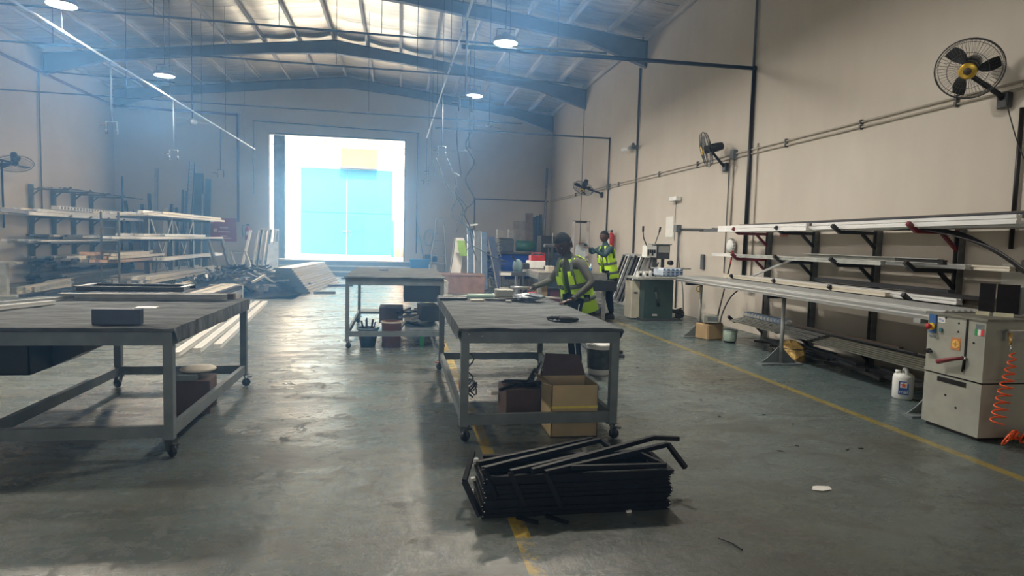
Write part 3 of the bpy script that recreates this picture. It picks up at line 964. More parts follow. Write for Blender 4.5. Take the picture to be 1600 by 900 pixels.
# black heap under lowest tier
for i in range(26):
    y0_ = 9.2 - i * .15
    x0_ = 5.45 + R.uniform(0, .3)
    prof((x0_, y0_, .03 + .04 * (i % 3)), (x0_ + R.uniform(-.15, .2), y0_ - R.uniform(.5, 1.1), .04 + .07 * R.random()), .05, .035, [BLACK, CHARP, DGREY][i % 3],
         'dark offcut lying on the floor under the right wall rack', 'dark offcuts under the right rack', 'bar', 'profile_offcut', cat='offcut')
pb = thing('paper_bag', 'crumpled golden brown paper bag on the floor behind the table leg', 'bag', (5.2, 7.75, 0))
mb_ = MB()
vs, fs = [], []
RB = random.Random(3)
for i in range(5):
    for k_ in range(9):
        a = 2 * PI * k_ / 9
        ex = 1 / max(abs(math.cos(a)), abs(math.sin(a)))
        rr_ = (.12, .13, .125, .11, .05)[i] * (1 + .22 * (ex - 1)) * RB.uniform(.82, 1.18)
        vs.append((5.22 + rr_ * .9 * math.cos(a) + RB.uniform(-.012, .012), 7.75 + rr_ * 1.5 * math.sin(a), i * .06 + (RB.uniform(-.02, .03) if i else 0)))
for i in range(4):
    for k_ in range(9):
        a0, a1, b1, b0 = i * 9 + k_, i * 9 + (k_ + 1) % 9, i * 9 + 9 + (k_ + 1) % 9, i * 9 + 9 + k_
        fs += [(a0, a1, b1), (a0, b1, b0)] if (i + k_) % 2 else [(a0, a1, b0), (a1, b1, b0)]
fs.append(tuple(range(36, 45)))
fs.append(tuple(range(8, -1, -1)))
mb_ = MB()
mb_.add(vs, fs)
mb_.build('bag_body', mat('golden kraft paper', (.50, .33, .10), .5, .2, .4, 14), pb)
MB().tube([(5.22 + .17 * math.cos(a / 12 * 2 * PI), 7.75 + .19 * math.sin(a / 12 * 2 * PI), .17) for a in range(12)], .008, 5, closed=True).build('tie', BROWNP, pb)

# feed table: long aluminium bed on legs with triangular foot plates
ft = thing('feed_table', 'long aluminium roller feed table along the right wall on thin legs', 'table', (4.85, 7.4, 0))
mb_ = MB()
mb_.box(4.62, 4.75, .985, 5.12, 10.1, .995)
mb_.box(4.60, 4.75, .90, 4.615, 10.1, .99)
mb_.box(4.585, 4.75, .965, 4.60, 10.1, .98)
mb_.box(4.585, 4.75, .925, 4.60, 10.1, .935)
mb_.box(5.115, 4.75, .90, 5.13, 10.1, .99)
mb_.build('bed', ALU, ft)
mb_ = MB()
for k_ in range(8):
    mb_.box(4.64 + k_ * .06, 4.76, .995, 4.67 + k_ * .06, 10.09, 1.002)
mb_.build('bed_rib', GALV, ft)
mb_ = MB().box(4.605, 4.72, .86, 5.125, 4.76, .985)
mb_.build('end_plate', BLACK, ft)
for y in (9.75, 7.45, 5.02):
    MB().box(4.60, y - .04, .86, 5.12, y + .04, .90).build('cross_beam', BLACK if y != 5.02 else GALV, ft)
    MB().tube([(4.86, y, .01), (4.86, y, .87)], .024, 10).build('leg', GALV, ft)
    MB().prism([(4.60, .02), (5.10, .02), (5.02, .09), (4.89, .22), (4.83, .22), (4.70, .09)], y + .03, y + .042).build('foot_gusset', GREY, ft)
    MB().box(4.56, y - .07, 0, 5.14, y + .09, .02).build('foot_plate', GREY, ft)
MB().tube([(4.8 + .045 * math.cos(a * PI / 8), 9.70, .80 + .045 * math.sin(a * PI / 8)) for a in range(16)], .008, 6, closed=True).build('hand_wheel', YELLOW, ft)
# wrapped sleeve at the far end, beside the green machine
sl = thing('sleeve_roll', 'blue and white patterned sleeve bundle on the side of the green machine', 'sleeve', (4.95, 11.4, .9))
MB().cbox((5.02, 11.45, .985), (.42, .42, .16), .1, .03).build('sleeve', mat('pale sleeve', (.5, .58, .68), .6), sl)
for i in range(5):
    for j in range(3):
        MB().cbox((4.85 + i * .085, 11.232 + (j % 2) * .004, .94 + j * .05), (.045, .012, .03), .1).build('blue_patch', mat('deep blue patch', (.08, .16, .34), .6), sl)
MB().tube([(4.7, 11.5, 1.06), (5.45, 11.4, 1.06)], .012, 6).build('rod', GALV, sl)

# cartons by the feed table far leg
o = thing('carton', 'round-edged brown carton under the far end of the feed table', 'box', (5.0, 9.5, 0))
MB().cbox((4.96, 9.6, .13), (.34, .3, .26), .3, .02).build('body', CARD, o)
MB().cbox((4.96, 9.6, .265), (.30, .26, .01), .3).build('dark_contents', BLACK, o)
o = thing('tile_box', 'small cream box with printed side tipped on the brown carton', 'box', (4.92, 9.6, .28))
MB().cbox((4.92, 9.5, .34), (.22, .16, .12), -.35, .005).build('body', MACH, o)
MB().cbox((4.915, 9.417, .34), (.16, .004, .07), -.35).build('print', GREY, o)
bk = thing('bucket', 'small pale green bucket with a dark base on the floor by the brown carton', 'bucket', (5.12, 9.3, 0))
MB().lathe([(.085, .0), (.095, .03)], (5.12, 9.22, 0), 16).build('base', BLACK, bk)
MB().lathe([(.093, .03), (.105, .2), (.110, .2), (.098, .03)], (5.12, 9.22, 0), 16, caps=False).build('side', mat('pale green plastic', (.22, .29, .24), .6, 0, .3, 20), bk)
MB().tube([(5.12 + .108 * math.cos(a * PI / 10), 9.22 + .108 * math.sin(a * PI / 10), .2) for a in range(20)], .006, 5, closed=True).build('rim', GREY, bk)
br = thing('broom', 'broom with a red and black handle leaning on the right wall', 'broom', (5.5, 10.4, 0))
MB().tube([(5.35, 10.1, .25), (5.9, 10.75, 1.18)], .013, 6).build('black_handle', BLKP, br)
MB().tube([(5.9, 10.75, 1.18), (6.02, 10.9, 1.42)], .015, 6).build('red_grip', RED, br)
hose('power_cable', 'black cable arching from the wall socket behind the feed table', [(6.02, 10.3, .78), (5.9, 10.25, .8), (5.6, 10.1, .66), (5.4, 10.0, .4), (5.3, 9.9, .2)], .012, BLKP, cat='cable')
tag(MB().cbox((6.04, 10.35, .8), (.1, .24, .14), 0, .02).build('socket_box', GREY), 'grey double socket on the right wall below the feed table', 'socket')
jr = thing('water_jug', 'white plastic jug with a blue and red label beside the cabinet machine', 'jug', (5.08, 5.65, 0))
MB().lathe([(.085, 0), (.095, .015), (.097, .215), (.09, .245), (.06, .262), (0, .265)], (5.08, 5.66, 0), 20).build('body', WHITE, jr)
MB().tube([(5.07, 5.60, .25), (5.06, 5.60, .285), (5.09, 5.65, .305), (5.13, 5.71, .295), (5.15, 5.74, .24)], .017, 8).build('handle', WHITE, jr)
MB().lathe([(.026, 0), (.026, .035), (.0, .037)], (5.03, 5.68, .255), 12).build('cap', WHITE, jr)


def patch(cx, cy, cz, nx, ny, pts, m, name, par, off=.002):
    """small flat printed plate: pts in (u right, v up) on a plane with horizontal normal (nx,ny)"""
    n = Vector((nx, ny, 0)).normalized()
    s_ = Vector((-n.y, n.x, 0))
    c = Vector((cx, cy, cz)) + n * off
    k_ = len(pts)
    vs = [c + s_ * a + Vector((0, 0, b_)) for a, b_ in pts] + [c + s_ * a + Vector((0, 0, b_)) - n * off * .9 for a, b_ in pts]
    return MB().add(vs, [tuple(range(k_)), tuple(range(2 * k_ - 1, k_ - 1, -1))] + [(i, i + k_, (i + 1) % k_ + k_, (i + 1) % k_) for i in range(k_)]).build(name, m, par)


def rect(a, b_, c, d):
    return [(a, b_), (c, b_), (c, d), (a, d)]


LBL = mat('label blue', (.03, .10, .35), .5, 0, .05)
LRED = mat('label red', (.75, .10, .05), .5, 0, .05)
jn = Vector((-.62, -.78))
jx, jy = 5.08 + jn.x * .0975, 5.66 + jn.y * .0975
lp = patch(jx, jy, .125, jn.x, jn.y, [(-.045, -.07), (.045, -.07), (.045, .04), (.02, .065), (-.045, .065)], LBL, 'label_patch', jr, .004)
patch(jx, jy, .15, jn.x, jn.y, rect(-.03, -.025, .03, .03), PAPER, 'label_panel', jr, .006)
star = [(.03 * (1 if i % 2 == 0 else .45) * math.sin(i * PI / 5), .03 * (1 if i % 2 == 0 else .45) * math.cos(i * PI / 5)) for i in range(10)]
patch(jx, jy, .153, jn.x, jn.y, star[::-1], LRED, 'label_star', jr, .008)


def text(s_, size, loc, rot, m, parent=None, name='lettering'):
    c = bpy.data.curves.new(name, 'FONT')
    c.body = s_
    c.size = size
    c.align_x = 'CENTER'
    c.align_y = 'CENTER'
    c.extrude = .001
    tmp = bpy.data.objects.new('tmp', c)
    COL.objects.link(tmp)
    dg = bpy.context.evaluated_depsgraph_get()
    me = bpy.data.meshes.new_from_object(tmp.evaluated_get(dg))
    bpy.data.objects.remove(tmp)
    me.materials.clear()
    me.materials.append(m)
    me.name = name
    o_ = bpy.data.objects.new(name, me)
    COL.objects.link(o_)
    o_.rotation_euler = rot
    if parent:
        o_.parent = parent
        o_.location = Vector(loc) - parent.location
    else:
        o_.location = loc
    return o_


text('mai', .055, (jx + jn.x * .007, jy + jn.y * .007, .085), (PI / 2, 0, math.atan2(jn.y, jn.x) + PI / 2), PAPER, jr)

# ------------------------------------------------------------------ cabinet machine, right edge
cb = thing('machine_cabinet', 'cream grey saw machine cabinet with red emergency button at the right edge', 'machine', (4.95, 4.5, 0))
CX0, CX1, CY0, CY1 = 4.55, 6.0, 4.28, 4.84
MB().box(CX0, CY0, .03, CX1, CY1, .46).build('lower_cabinet', MACH, cb)
MB().box(CX0 + .03, CY0 + .03, 0, CX1, CY1 - .02, .03).build('plinth', BLACK, cb)
MB().box(CX0 + .012, CY0 + .012, .46, CX1, CY1, .475).build('shadow_gap', BLACK, cb)
MB().box(CX0 - .01, CY0 - .012, .475, CX1, CY1, .50).build('ledge', MACH, cb)
up_ = MB().box(CX0, CY0, .50, CX1, CY1, .965).build('upper_cabinet', MACH, cb)
MB().box(CX0 - .012, CY0 - .02, .965, CX1, CY1 + .02, .985).build('top_plate', mat('worn top plate', (.20, .20, .17), .5, .3, .3, 10), cb)
MB().box(CX0 - .006, 4.44, .55, CX0 + .01, 4.456, .96).build('slot', BLACK, cb)
MB().box(CX0 - .004, 4.42, .405, CX0 + .01, 4.70, .445).build('vent_slot', BLACK, cb)
patch(CX0, 4.785, .88, -1, 0, rect(-.035, -.075, .035, .085), mat('switch blue', (.03, .12, .35), .5), 'switch_plate', cb, .012)
patch(CX0 - .012, 4.785, .86, -1, 0, [(.032 * math.cos(i * PI / 8), .032 * math.sin(i * PI / 8)) for i in range(16)], YELLOW, 'switch_ring', cb, .01)
MB().lathe([(.012, 0), (.012, .02), (.026, .025), (.026, .04), (0, .045)], (CX0 - .02, 4.785, .86), 16, (-1, 0, 0), caps=False).build('emergency_button', RED, cb, label='red emergency button')
patch(CX0, 4.70, .925, -1, 0, rect(-.035, -.022, .035, .022), PAPER, 'small_label', cb, .003)
for dz in (-.01, 0, .01):
    patch(CX0 - .003, 4.70, .925 + dz, -1, 0, rect(-.025, -.002, .025, .002), LBL, 'print_line', cb, .001)
patch(CX0, 4.785, .775, -1, 0, rect(-.03, -.01, .03, .01), GREY, 'small_label', cb, .003)
patch(CX0, 4.695, .84, -1, 0, [(.015 * math.cos(i * PI / 6), .018 * math.sin(i * PI / 6)) for i in range(12)], mat('teal knob', (.05, .16, .2), .5), 'knob', cb, .015)
patch(CX0, 4.335, .915, -1, 0, rect(-.035, -.02, .035, .02), GREY, 'maker_plate', cb, .003)
for k_, cc in enumerate(('flag green', 'flag white', 'flag red')):
    colr = ((.02, .30, .08), (.75, .75, .72), (.65, .04, .05))[k_]
    patch(CX0, 4.362 - k_ * .027, .87, -1, 0, rect(-.0135, -.025, .0135, .025), mat(cc, colr, .5, 0, .05), 'flag_band', cb, .003)
patch(CX0, 4.545, .745, -1, 0, rect(-.045, -.05, .045, .05), mat('orange brown sticker', (.50, .20, .07), .6, 0, .2, 40), 'warning_sticker', cb, .003)
patch(CX0 - .003, 4.545, .745, -1, 0, [(.036 * math.cos(i * PI / 8), .036 * math.sin(i * PI / 8)) for i in range(16)], mat('sticker yellow disc', (.75, .45, .10), .6, 0, .2, 60), 'sticker_disc', cb, .002)
patch(CX0 - .005, 4.545, .745, -1, 0, rect(-.024, -.004, .024, .004), mat('orange brown sticker', (.5, .2, .07)), 'sticker_print', cb, .001)
patch(CX0 - .005, 4.545, .745, -1, 0, rect(-.004, -.024, .004, .024), mat('orange brown sticker', (.5, .2, .07)), 'sticker_print', cb, .001)
MB().lathe([(.02, 0), (.02, .03), (0, .035)], (CX0, 4.80, .645), 10, (-1, 0, 0), caps=False).cbox((CX0 - .03, 4.79, .645), (.015, .085, .016)).build('lock_handle', BLACK, cb)
MB().tube([(CX0 - .025, 4.44, .645), (CX0 - .05, 4.50, .63), (CX0 - .05, 4.66, .575)], [.014, .016, .021], 8).build('lever', DRED, cb, label='dark red lever handle')
MB().tube([(CX0, 4.445, .645), (CX0 - .03, 4.445, .645)], .018, 10).build('lever_pivot', CHROME, cb)
MB().tube([(CX0 - .01, 4.45, .64), (CX0 - .012, 4.455, .53)], .008, 6).build('lever_rod', BLACK, cb)
for (yy, zz) in ((4.66, .95), (4.53, .92), (4.53, .85), (4.38, .78), (4.61, .30), (4.50, .22)):
    MB().lathe([(.009, 0), (.009, .004), (0, .006)], (CX0, yy, zz), 8, (-1, 0, 0), caps=False).build('screw', BLACK, cb)
MB().box(4.70, CY0 - .03, .82, CX1, CY0, .90).build('side_rail', GALV, cb)
MB().box(4.68, CY0 - .035, .895, CX1, CY0, .905).build('side_rail', CHROME, cb)
bpn = thing('glossy_boards', 'pair of upright glossy black panels standing on the cabinet machine', 'panel', (5.0, 4.6, .99))
for k_, (xa, ya, xb, yb) in enumerate(((4.82, 4.62, 4.87, 4.52), (4.875, 4.51, 4.95, 4.38))):
    mb_ = MB().bar((xa, ya, 1.13), (xb, yb, 1.13), .012, .24)
    mb_.build('panel', mat('gloss black', (.008, .008, .012), .15), bpn)
    mb_ = MB().bar((xa - .02, ya, 1.0), (xb - .02, yb + .02, 1.0), .035, .03)
    mb_.build('foam_foot', mat('cream foam', (.6, .58, .42), .8), bpn)
MB().bar((4.955, 4.38, 1.12), (5.10, 4.46, 1.12), .014, .22).build('side_panel', GREY, bpn)
# coil hose with brass gun
ch = thing('coil_hose', 'orange coiled air hose hanging over the side of the cabinet machine', 'hose', (4.9, 4.1, 0))
mb_ = MB()
pts = []
turns = 10
for i in range(turns * 16 + 1):
    t = i / 16
    a = 2 * PI * t
    zc = .74 - .56 * (t / turns) ** 1.0
    cxx = 4.675 - .10 * (t / turns) ** 1.3
    r_ = .02 + .032 * min(1, t / 5)
    pts.append((cxx + r_ * math.cos(a), 4.15 + r_ * .8 * math.sin(a), zc))
mb_.tube(pts, .0065, 6)
mb_.build('hanging_coil', ORANGE, ch)
pts = []
for i in range(16 * 14 + 1):
    t = i / 16
    a = 2 * PI * t
    s_ = t / 14
    px_, py_ = 4.60 + .60 * s_, 4.08 + .05 * math.sin(s_ * 7)
    r_ = .055 + .02 * math.sin(t * 1.3)
    pts.append((px_ + r_ * .75 * math.cos(a), py_ + r_ * .6 * math.cos(a + 1), .062 + .02 * math.sin(s_ * 9) + r_ * .85 * math.sin(a) + .012))
MB().tube(pts, .0075, 6).build('floor_coil', ORANGE, ch)
MB().tube([(4.69, 4.20, .885), (4.675, 4.18, .80)], [.014, .011], 8).build('gun_body', BRASS, ch)
MB().tube([(4.675, 4.18, .80), (4.67, 4.17, .75)], .009, 8).build('coupler', CHROME, ch)
MB().tube([(4.72, 4.26, .90), (4.69, 4.20, .892)], .009, 6).build('hook', GALV, ch)

# ------------------------------------------------------------------ work tables
def ragged_top(x0, x1, y0, y1, z, skirt, parent, m, seed=0):
    nx, ny = int((x1 - x0) / .06), int((y1 - y0) / .06)
    vs, fs = [], []
    for j in range(ny + 1):
        for i in range(nx + 1):
            x = x0 + (x1 - x0) * i / nx
            y = y0 + (y1 - y0) * j / ny
            vs.append((x, y, z + .006 * noise.noise(Vector((x * 5, y * 9, seed))) + .004 * noise.noise(Vector((x * 19, y * 30, seed)))))
    W = nx + 1
    for j in range(ny):
        for i in range(nx):
            a = j * W + i
            fs.append((a, a + 1, a + W + 1, a + W))
    mb_ = MB()
    edge = [i for i in range(W)] + [(j + 1) * W - 1 for j in range(1, ny + 1)] + [ny * W + i for i in range(nx - 1, -1, -1)] + [j * W for j in range(ny - 1, 0, -1)]
    n0 = len(vs)
    for q, e in enumerate(edge):
        p = Vector(vs[e])
        c = Vector(((x0 + x1) / 2, (y0 + y1) / 2, p.z))
        ox = (1 if p.x >= x1 - 1e-4 else -1 if p.x <= x0 + 1e-4 else 0)
        oy = (1 if p.y >= y1 - 1e-4 else -1 if p.y <= y0 + 1e-4 else 0)
        k_ = skirt[0] if oy else skirt[1]
        d = k_ * (1 + .35 * noise.noise(Vector((p.x * 7, p.y * 7, seed + 3)))) 
        wv = .008 * noise.noise(Vector((p.x * 14, p.y * 14, seed + 9)))
        vs.append((p.x + ox * (.008 + wv), p.y + oy * (.008 + wv), p.z - d))
    ne = len(edge)
    for q in range(ne):
        a, b_ = edge[q], edge[(q + 1) % ne]
        fs.append((b_, a, n0 + q, n0 + (q + 1) % ne))
    mb_.add(vs, fs, False)
    o_ = mb_.build('tabletop', m, parent)
    MB().box(x0 + .02, y0 + .02, z - .03, x1 - .02, y1 - .02, z - .014).build('deck', DGREY, parent)
    return o_


TOPM = mat('grimy grey carpet cover', (0.080, 0.092, 0.094), .8, 0, .85, 5, bump=1.0, stretch=(.7, 2.4, 1))


def caster(x, y, parent, rz):
    h = MB()
    h.cbox((x, y, .118), (.075, .06, .008), rz)
    ca, sa = math.cos(rz), math.sin(rz)
    for s_ in (-1, 1):
        ox, oy = -sa * .026 * s_, ca * .026 * s_
        h.bar((x + ox, y + oy, .115), (x + ox + .02 * ca, y + oy + .02 * sa, .045), .035, .005, up=(ca, sa, 0))
    o_ = h.build('caster', DGREY, parent)
    MB().lathe([(.0, -.015), (.036, -.014), (.04, -.008), (.04, .008), (.036, .014), (0, .015)], (x + .02 * ca, y + .02 * sa, .041), 16, (-sa, ca, 0), caps=False).build('wheel', BLACK, o_)
    h = MB().cbox((x + .05 * ca, y + .05 * sa, .09), (.045, .03, .012), rz)
    h.build('brake_pedal', RED if rz > 2 else DGREY, o_)


def work_table(label, x0, x1, y0, y1, z, lx0, lw=.06, rail=.17, raith=.08, seed=0, apron=.085, skirt=(.02, .10)):
    t = thing('work_table', label, 'table', ((x0 + x1) / 2, (y0 + y1) / 2, 0))
    zt_ = z - .03
    for k_, (x, y) in enumerate(((lx0 + lw / 2, y0 + lw / 2), (x1 - lw / 2, y0 + lw / 2), (lx0 + lw / 2, y1 - lw / 2), (x1 - lw / 2, y1 - lw / 2))):
        MB().box(x - lw / 2, y - lw / 2, .12, x + lw / 2, y + lw / 2, zt_ - apron).build('leg', GREY, t)
        caster(x, y, t, [.6, -.7, 2.6, .4][k_])
    a, b_ = rail - raith / 2, rail + raith / 2
    MB().box(lx0 + lw, y0 + .01, a, x1 - lw, y0 + lw - .01, b_).build('lower_rail', GREY, t)
    MB().box(lx0 + lw, y1 - lw + .01, a, x1 - lw, y1 - .01, b_).build('lower_rail', GREY, t)
    MB().box(lx0 + .01, y0 + lw, a, lx0 + lw - .01, y1 - lw, b_).build('lower_rail', GREY, t)
    MB().box(x1 - lw + .01, y0 + lw, a, x1 - .01, y1 - lw, b_).build('lower_rail', GREY, t)
    MB().box(x0, y0, zt_ - apron, x1, y0 + .05, zt_).build('apron', GREY, t)
    MB().box(x0, y1 - .05, zt_ - apron, x1, y1, zt_).build('apron', GREY, t)
    MB().box(x0, y0 + .05, zt_ - apron, x0 + .05, y1 - .05, zt_).build('apron', GREY, t)
    MB().box(x1 - .05, y0 + .05, zt_ - apron, x1, y1 - .05, zt_).build('apron', GREY, t)
    ragged_top(x0 - .015, x1 + .015, y0 - .015, y1 + .015, z, skirt, t, TOPM, seed)
    return t


TR = work_table('grey wheeled work table in the centre foreground with cartons below', .45, 1.66, 4.62, 7.3, .86, .45, seed=1)
MB().box(.47, 4.6, .835, .50, 4.607, .85).lathe([(.009, 0), (.009, .006), (0, .008)], (.505, 4.61, .815), 8, (0, -1, 0), caps=False).lathe([(.009, 0), (.009, .006), (0, .008)], (.60, 4.61, .80), 8, (0, -1, 0), caps=False).build('bolt', CHROME, TR)
TL = work_table('grey wheeled work table in the left foreground with a dark tray below', -3.3, -1.47, 4.5, 6.62, .87, -2.66, seed=5)
tb = MB()
tb.box(-3.6, 4.62, .54, -2.38, 5.3, .55)
tb.box(-3.6, 4.62, .54, -2.38, 4.63, .75)
tb.box(-2.39, 4.62, .54, -2.38, 5.3, .75)
tb.prism([(4.62, .54), (5.3, .54), (5.3, .75), (4.62, .75)], -3.6, -3.59, 'x')
tb.prism([(-2.38, .54), (-2.18, .64), (-2.18, .75), (-2.38, .75)], 4.9, 5.25)
tb.build('hanging_tray', BLKP, TL)
TM = work_table('tall grey wheeled work table farther back, before the doorway', -.71, .60, 8.75, 11.4, .975, -.71, lw=.05, seed=9, rail=.2, raith=.07, skirt=(.015, .02))
MB().box(.06, 8.95, .62, .58, 9.9, .87).build('drawer_box', mat('blue grey drawer box', (.07, .09, .13), .6), TM)

# things on the left table
o = tag(MB().cbox((-1.86, 4.66, .925), (.30, .06, .105), .0, .004).build('metal_block', mat('blue grey steel box', (.05, .07, .11), .5)), 'blue-grey rectangular steel box on the front of the left table', 'box')
tag(MB().cbox((-1.70, 4.72, .982), (.13, .10, .006), .1).build('metal_plate', ALU), 'small bright metal plate lying on the blue-grey steel box', 'plate')
prof((-2.98, 6.3, .905), (-1.60, 6.35, .905), .10, .055, GALV, 'long grey channel lying across the back of the left table', None, 'chan')
prof((-2.86, 6.5, .90), (-1.56, 6.50, .90), .08, .05, BROWNP, 'brown profile lying across the back edge of the left table', None)
fr = thing('window_unit', 'dark rectangular window frame lying at the back of the left table', 'frame', (-2.45, 6.2, .93))
for (a, b_) in (((-2.92, 6.42), (-2.0, 6.42)), ((-2.92, 6.78), (-2.0, 6.78))):
    MB().chan((a[0], a[1], .965), (b_[0], b_[1], .965), .05, .045).build('rail', CHARP, fr)
for x in (-2.9, -2.02):
    MB().chan((x, 6.44, .965), (x, 6.76, .965), .05, .045).build('stile', ALU, fr)
prof((-3.12, 5.0, .90), (-2.85, 5.9, .89), .05, .03, WHITEP, 'bright white profile lying on the left edge of the left table', None)
prof((-3.3, 5.4, .90), (-2.80, 6.6, .89), .03, .02, ALU, 'thin bright strip lying behind the white profile on the left table', None, 'bar')
# box below left table
o = thing('carton', 'dark brown carton under the left table topped by a cream lid', 'box', (-1.7, 5.7, 0))
MB().cbox((-1.72, 5.72, .14), (.34, .30, .28), .08, .006).build('body', CARDD, o)
o2 = thing('cream_disc', 'round cream lid with a grey pad on the carton under the left table', 'lid', (-1.7, 5.7, .28))
MB().cbox((-1.76, 5.66, .305), (.22, .18, .045), .1).build('pad', GREY, o2)
MB().lathe([(0, .0), (.13, .0), (.145, .012), (.13, .028), (0, .035)], (-1.68, 5.76, .335), 20, (0.05, 0, 1), caps=False).build('disc', CREAM, o2)

# things on the centre table
tu = thing('sealant_tube', 'pale green sealant tube lying at the back left of the centre table', 'tube', (.8, 6.9, .87))
MB().tube([(.72, 6.85, .895), (1.0, 6.90, .895)], .026, 12).build('barrel', MINT, tu)
MB().tube([(1.0, 6.90, .895), (1.02, 6.904, .895)], .028, 12).build('end_ring', WHITE, tu)
MB().tube([(.72, 6.85, .895), (.60, 6.83, .89)], [.01, .005], 8).build('nozzle', WHITE, tu)
for k_, (x, y, dx, dy, dz, m_, lab) in enumerate(((.55, 6.75, .30, .12, .02, CHARP, 'dark flat bar at the back left corner of the centre table'),
                                              (.52, 6.93, .10, .05, .03, WHITE, 'small white fitting beside the dark flat bar on the centre table'),
                                              (.80, 6.62, .14, .07, .015, CREAM, 'cream block in front of the sealant tube'),
                                              (1.0, 6.65, .22, .05, .02, CHARP, 'short dark bar in front of the sealant tube'),
                                              (1.15, 6.75, .20, .04, .02, BROWNP, 'short brown bar right of the sealant tube'),
                                              (1.12, 6.55, .05, .09, .015, ALU, 'small silver bracket before the white box'),
                                              (1.22, 6.6, .16, .04, .018, CHARP, 'slim dark bar next to the silver bracket'))):
    tag(MB().cbox((x, y, .868 + dz / 2), (dx, dy, dz), R.uniform(-.1, .2)).build('metal_piece', m_), lab, 'metal piece')
wb = thing('white_box', 'cream white tool box standing at the back of the centre table', 'box', (1.12, 7.1, .87))
MB().cbox((1.16, 7.1, .915), (.20, .13, .09), .05, .01).build('body', MACH, wb)
MB().cbox((1.16, 7.1, .965), (.10, .02, .02), .05).build('handle', WHITE, wb)
# transparent plastic bag
vs, fs = [], []
for i in range(8):
    for k_ in range(14):
        a = 2 * PI * k_ / 14
        rr_ = math.sin(PI * (i + .6) / 8.4) * (1 + .5 * noise.noise(Vector((i * .9, k_ * 1.1, 8))))
        vs.append((1.36 + .17 * rr_ * math.cos(a), 6.62 + .12 * rr_ * math.sin(a), .872 + .012 * i * (1 + .3 * noise.noise(Vector((k_, i, 2))))))
for i in range(7):
    for k_ in range(14):
        fs.append((i * 14 + k_, i * 14 + (k_ + 1) % 14, i * 14 + 14 + (k_ + 1) % 14, i * 14 + 14 + k_))
fs.append(tuple(range(98, 112)))
tag(MB().add(vs, fs).build('plastic_bag', mat('crumpled grey film', (.30, .34, .38), .25, .2, .6, 18)), 'crumpled grey plastic bag on the centre table by the worker', 'bag')
tag(MB().cbox((1.42, 6.78, .93), (.10, .04, .05), .2, .01).build('red_clamp', RED), 'small red clamp behind the plastic bag on the centre table', 'clamp')
gl = MB()
for k_ in range(4):
    gl.tube([(1.26 + .03 * k_, 4.98 + .015 * k_, .885), (1.23 + .03 * k_, 5.04, .89), (1.20 + .035 * k_, 5.08, .875)], .014, 6)
gl.sph((1.33, 4.99, .885), (.065, .045, .022))
gl.sph((1.40, 5.0, .88), (.04, .035, .018))
tag(gl.build('work_glove', mat('dark glove', (.03, .03, .03), .8)), 'dark work glove lying near the front edge of the centre table', 'glove')
tag(MB().bar((1.52, 7.05, .88), (1.78, 6.88, .88), .035, .015).build('paper_roll', PAPER), 'white strip of paper at the back right of the centre table', 'paper')
# below the centre table
o = thing('carton', 'open pale brown carton with yellow tape under the centre table', 'box', (1.38, 4.95, 0))
ax0, ax1, ay0, ay1, az = 1.16, 1.53, 4.70, 5.06, .405
m_ = MB()
m_.box(ax0, ay0, 0, ax1, ay1, .005)
m_.box(ax0, ay0, 0, ax1, ay0 + .006, az)
m_.box(ax0, ay1 - .006, 0, ax1, ay1, az)
m_.box(ax0, ay0, 0, ax0 + .006, ay1, az)
m_.box(ax1 - .006, ay0, 0, ax1, ay1, az)
m_.build('body', CARDY, o)
MB().add([(ax0, ay1, az), (ax1, ay1, az), (ax1 - .05, ay1 + .02, az + .17), (ax0 + .03, ay1 + .03, az + .18), (ax0, ay1 + .006, az), (ax1, ay1 + .006, az), (ax1 - .05, ay1 + .026, az + .17), (ax0 + .03, ay1 + .036, az + .18)],
         [(0, 1, 2, 3), (7, 6, 5, 4), (0, 4, 5, 1), (1, 5, 6, 2), (2, 6, 7, 3), (3, 7, 4, 0)]).build('back_flap', CARDD, o)
MB().add([(ax0, ay0, az), (ax0, ay1, az), (ax0 - .07, ay1 - .02, az + .03), (ax0 - .07, ay0 + .02, az + .02), (ax0 - .005, ay0, az - .005), (ax0 - .005, ay1, az - .005), (ax0 - .07, ay1 - .02, az + .024), (ax0 - .07, ay0 + .02, az + .014)],
         [(0, 1, 2, 3), (7, 6, 5, 4), (0, 4, 5, 1), (1, 5, 6, 2), (2, 6, 7, 3), (3, 7, 4, 0)]).build('side_flap', CARDY, o)
MB().box(ax0, ay0 - .002, .225, ax1, ay0, .243).build('yellow_tape', mat('yellow tape', (.75, .65, .12), .4), o)
for i in range(5):
    MB().tube([(ax0 - .10 + .04 * i, 5.12 + .03 * (i % 2), .35), (ax0 - .03 + .03 * i, 5.2, .43 + .03 * (i % 3)), (ax0 + .02 + .02 * i, 5.15, .37)], .014, 5).build('offcut', [BLACK, CHARP, ALU][i % 3], o)
o = thing('carton', 'dark carton full of black offcuts left of the yellow-taped carton', 'box', (1.0, 5.3, 0))
MB().cbox((1.04, 5.32, .135), (.33, .34, .27), .05, .005).build('body', CARDD, o)
for i in range(8):
    a = R.uniform(-.9, .9)
    c = Vector((.92 + .04 * i, 5.25 + R.uniform(-.05, .1), .285 + .012 * (i % 3)))
    d = Vector((math.cos(a), math.sin(a), R.uniform(-.1, .25))) * .11
    MB().bar(c - d, c + d, .03, .02).build('offcut', BLACK, o)
tag(MB().cbox((.84, 5.5, .17), (.12, .1, .03), .3, .005).build('white_pad', WHITE), 'small white pad beside the dark carton under the centre table', 'pad')
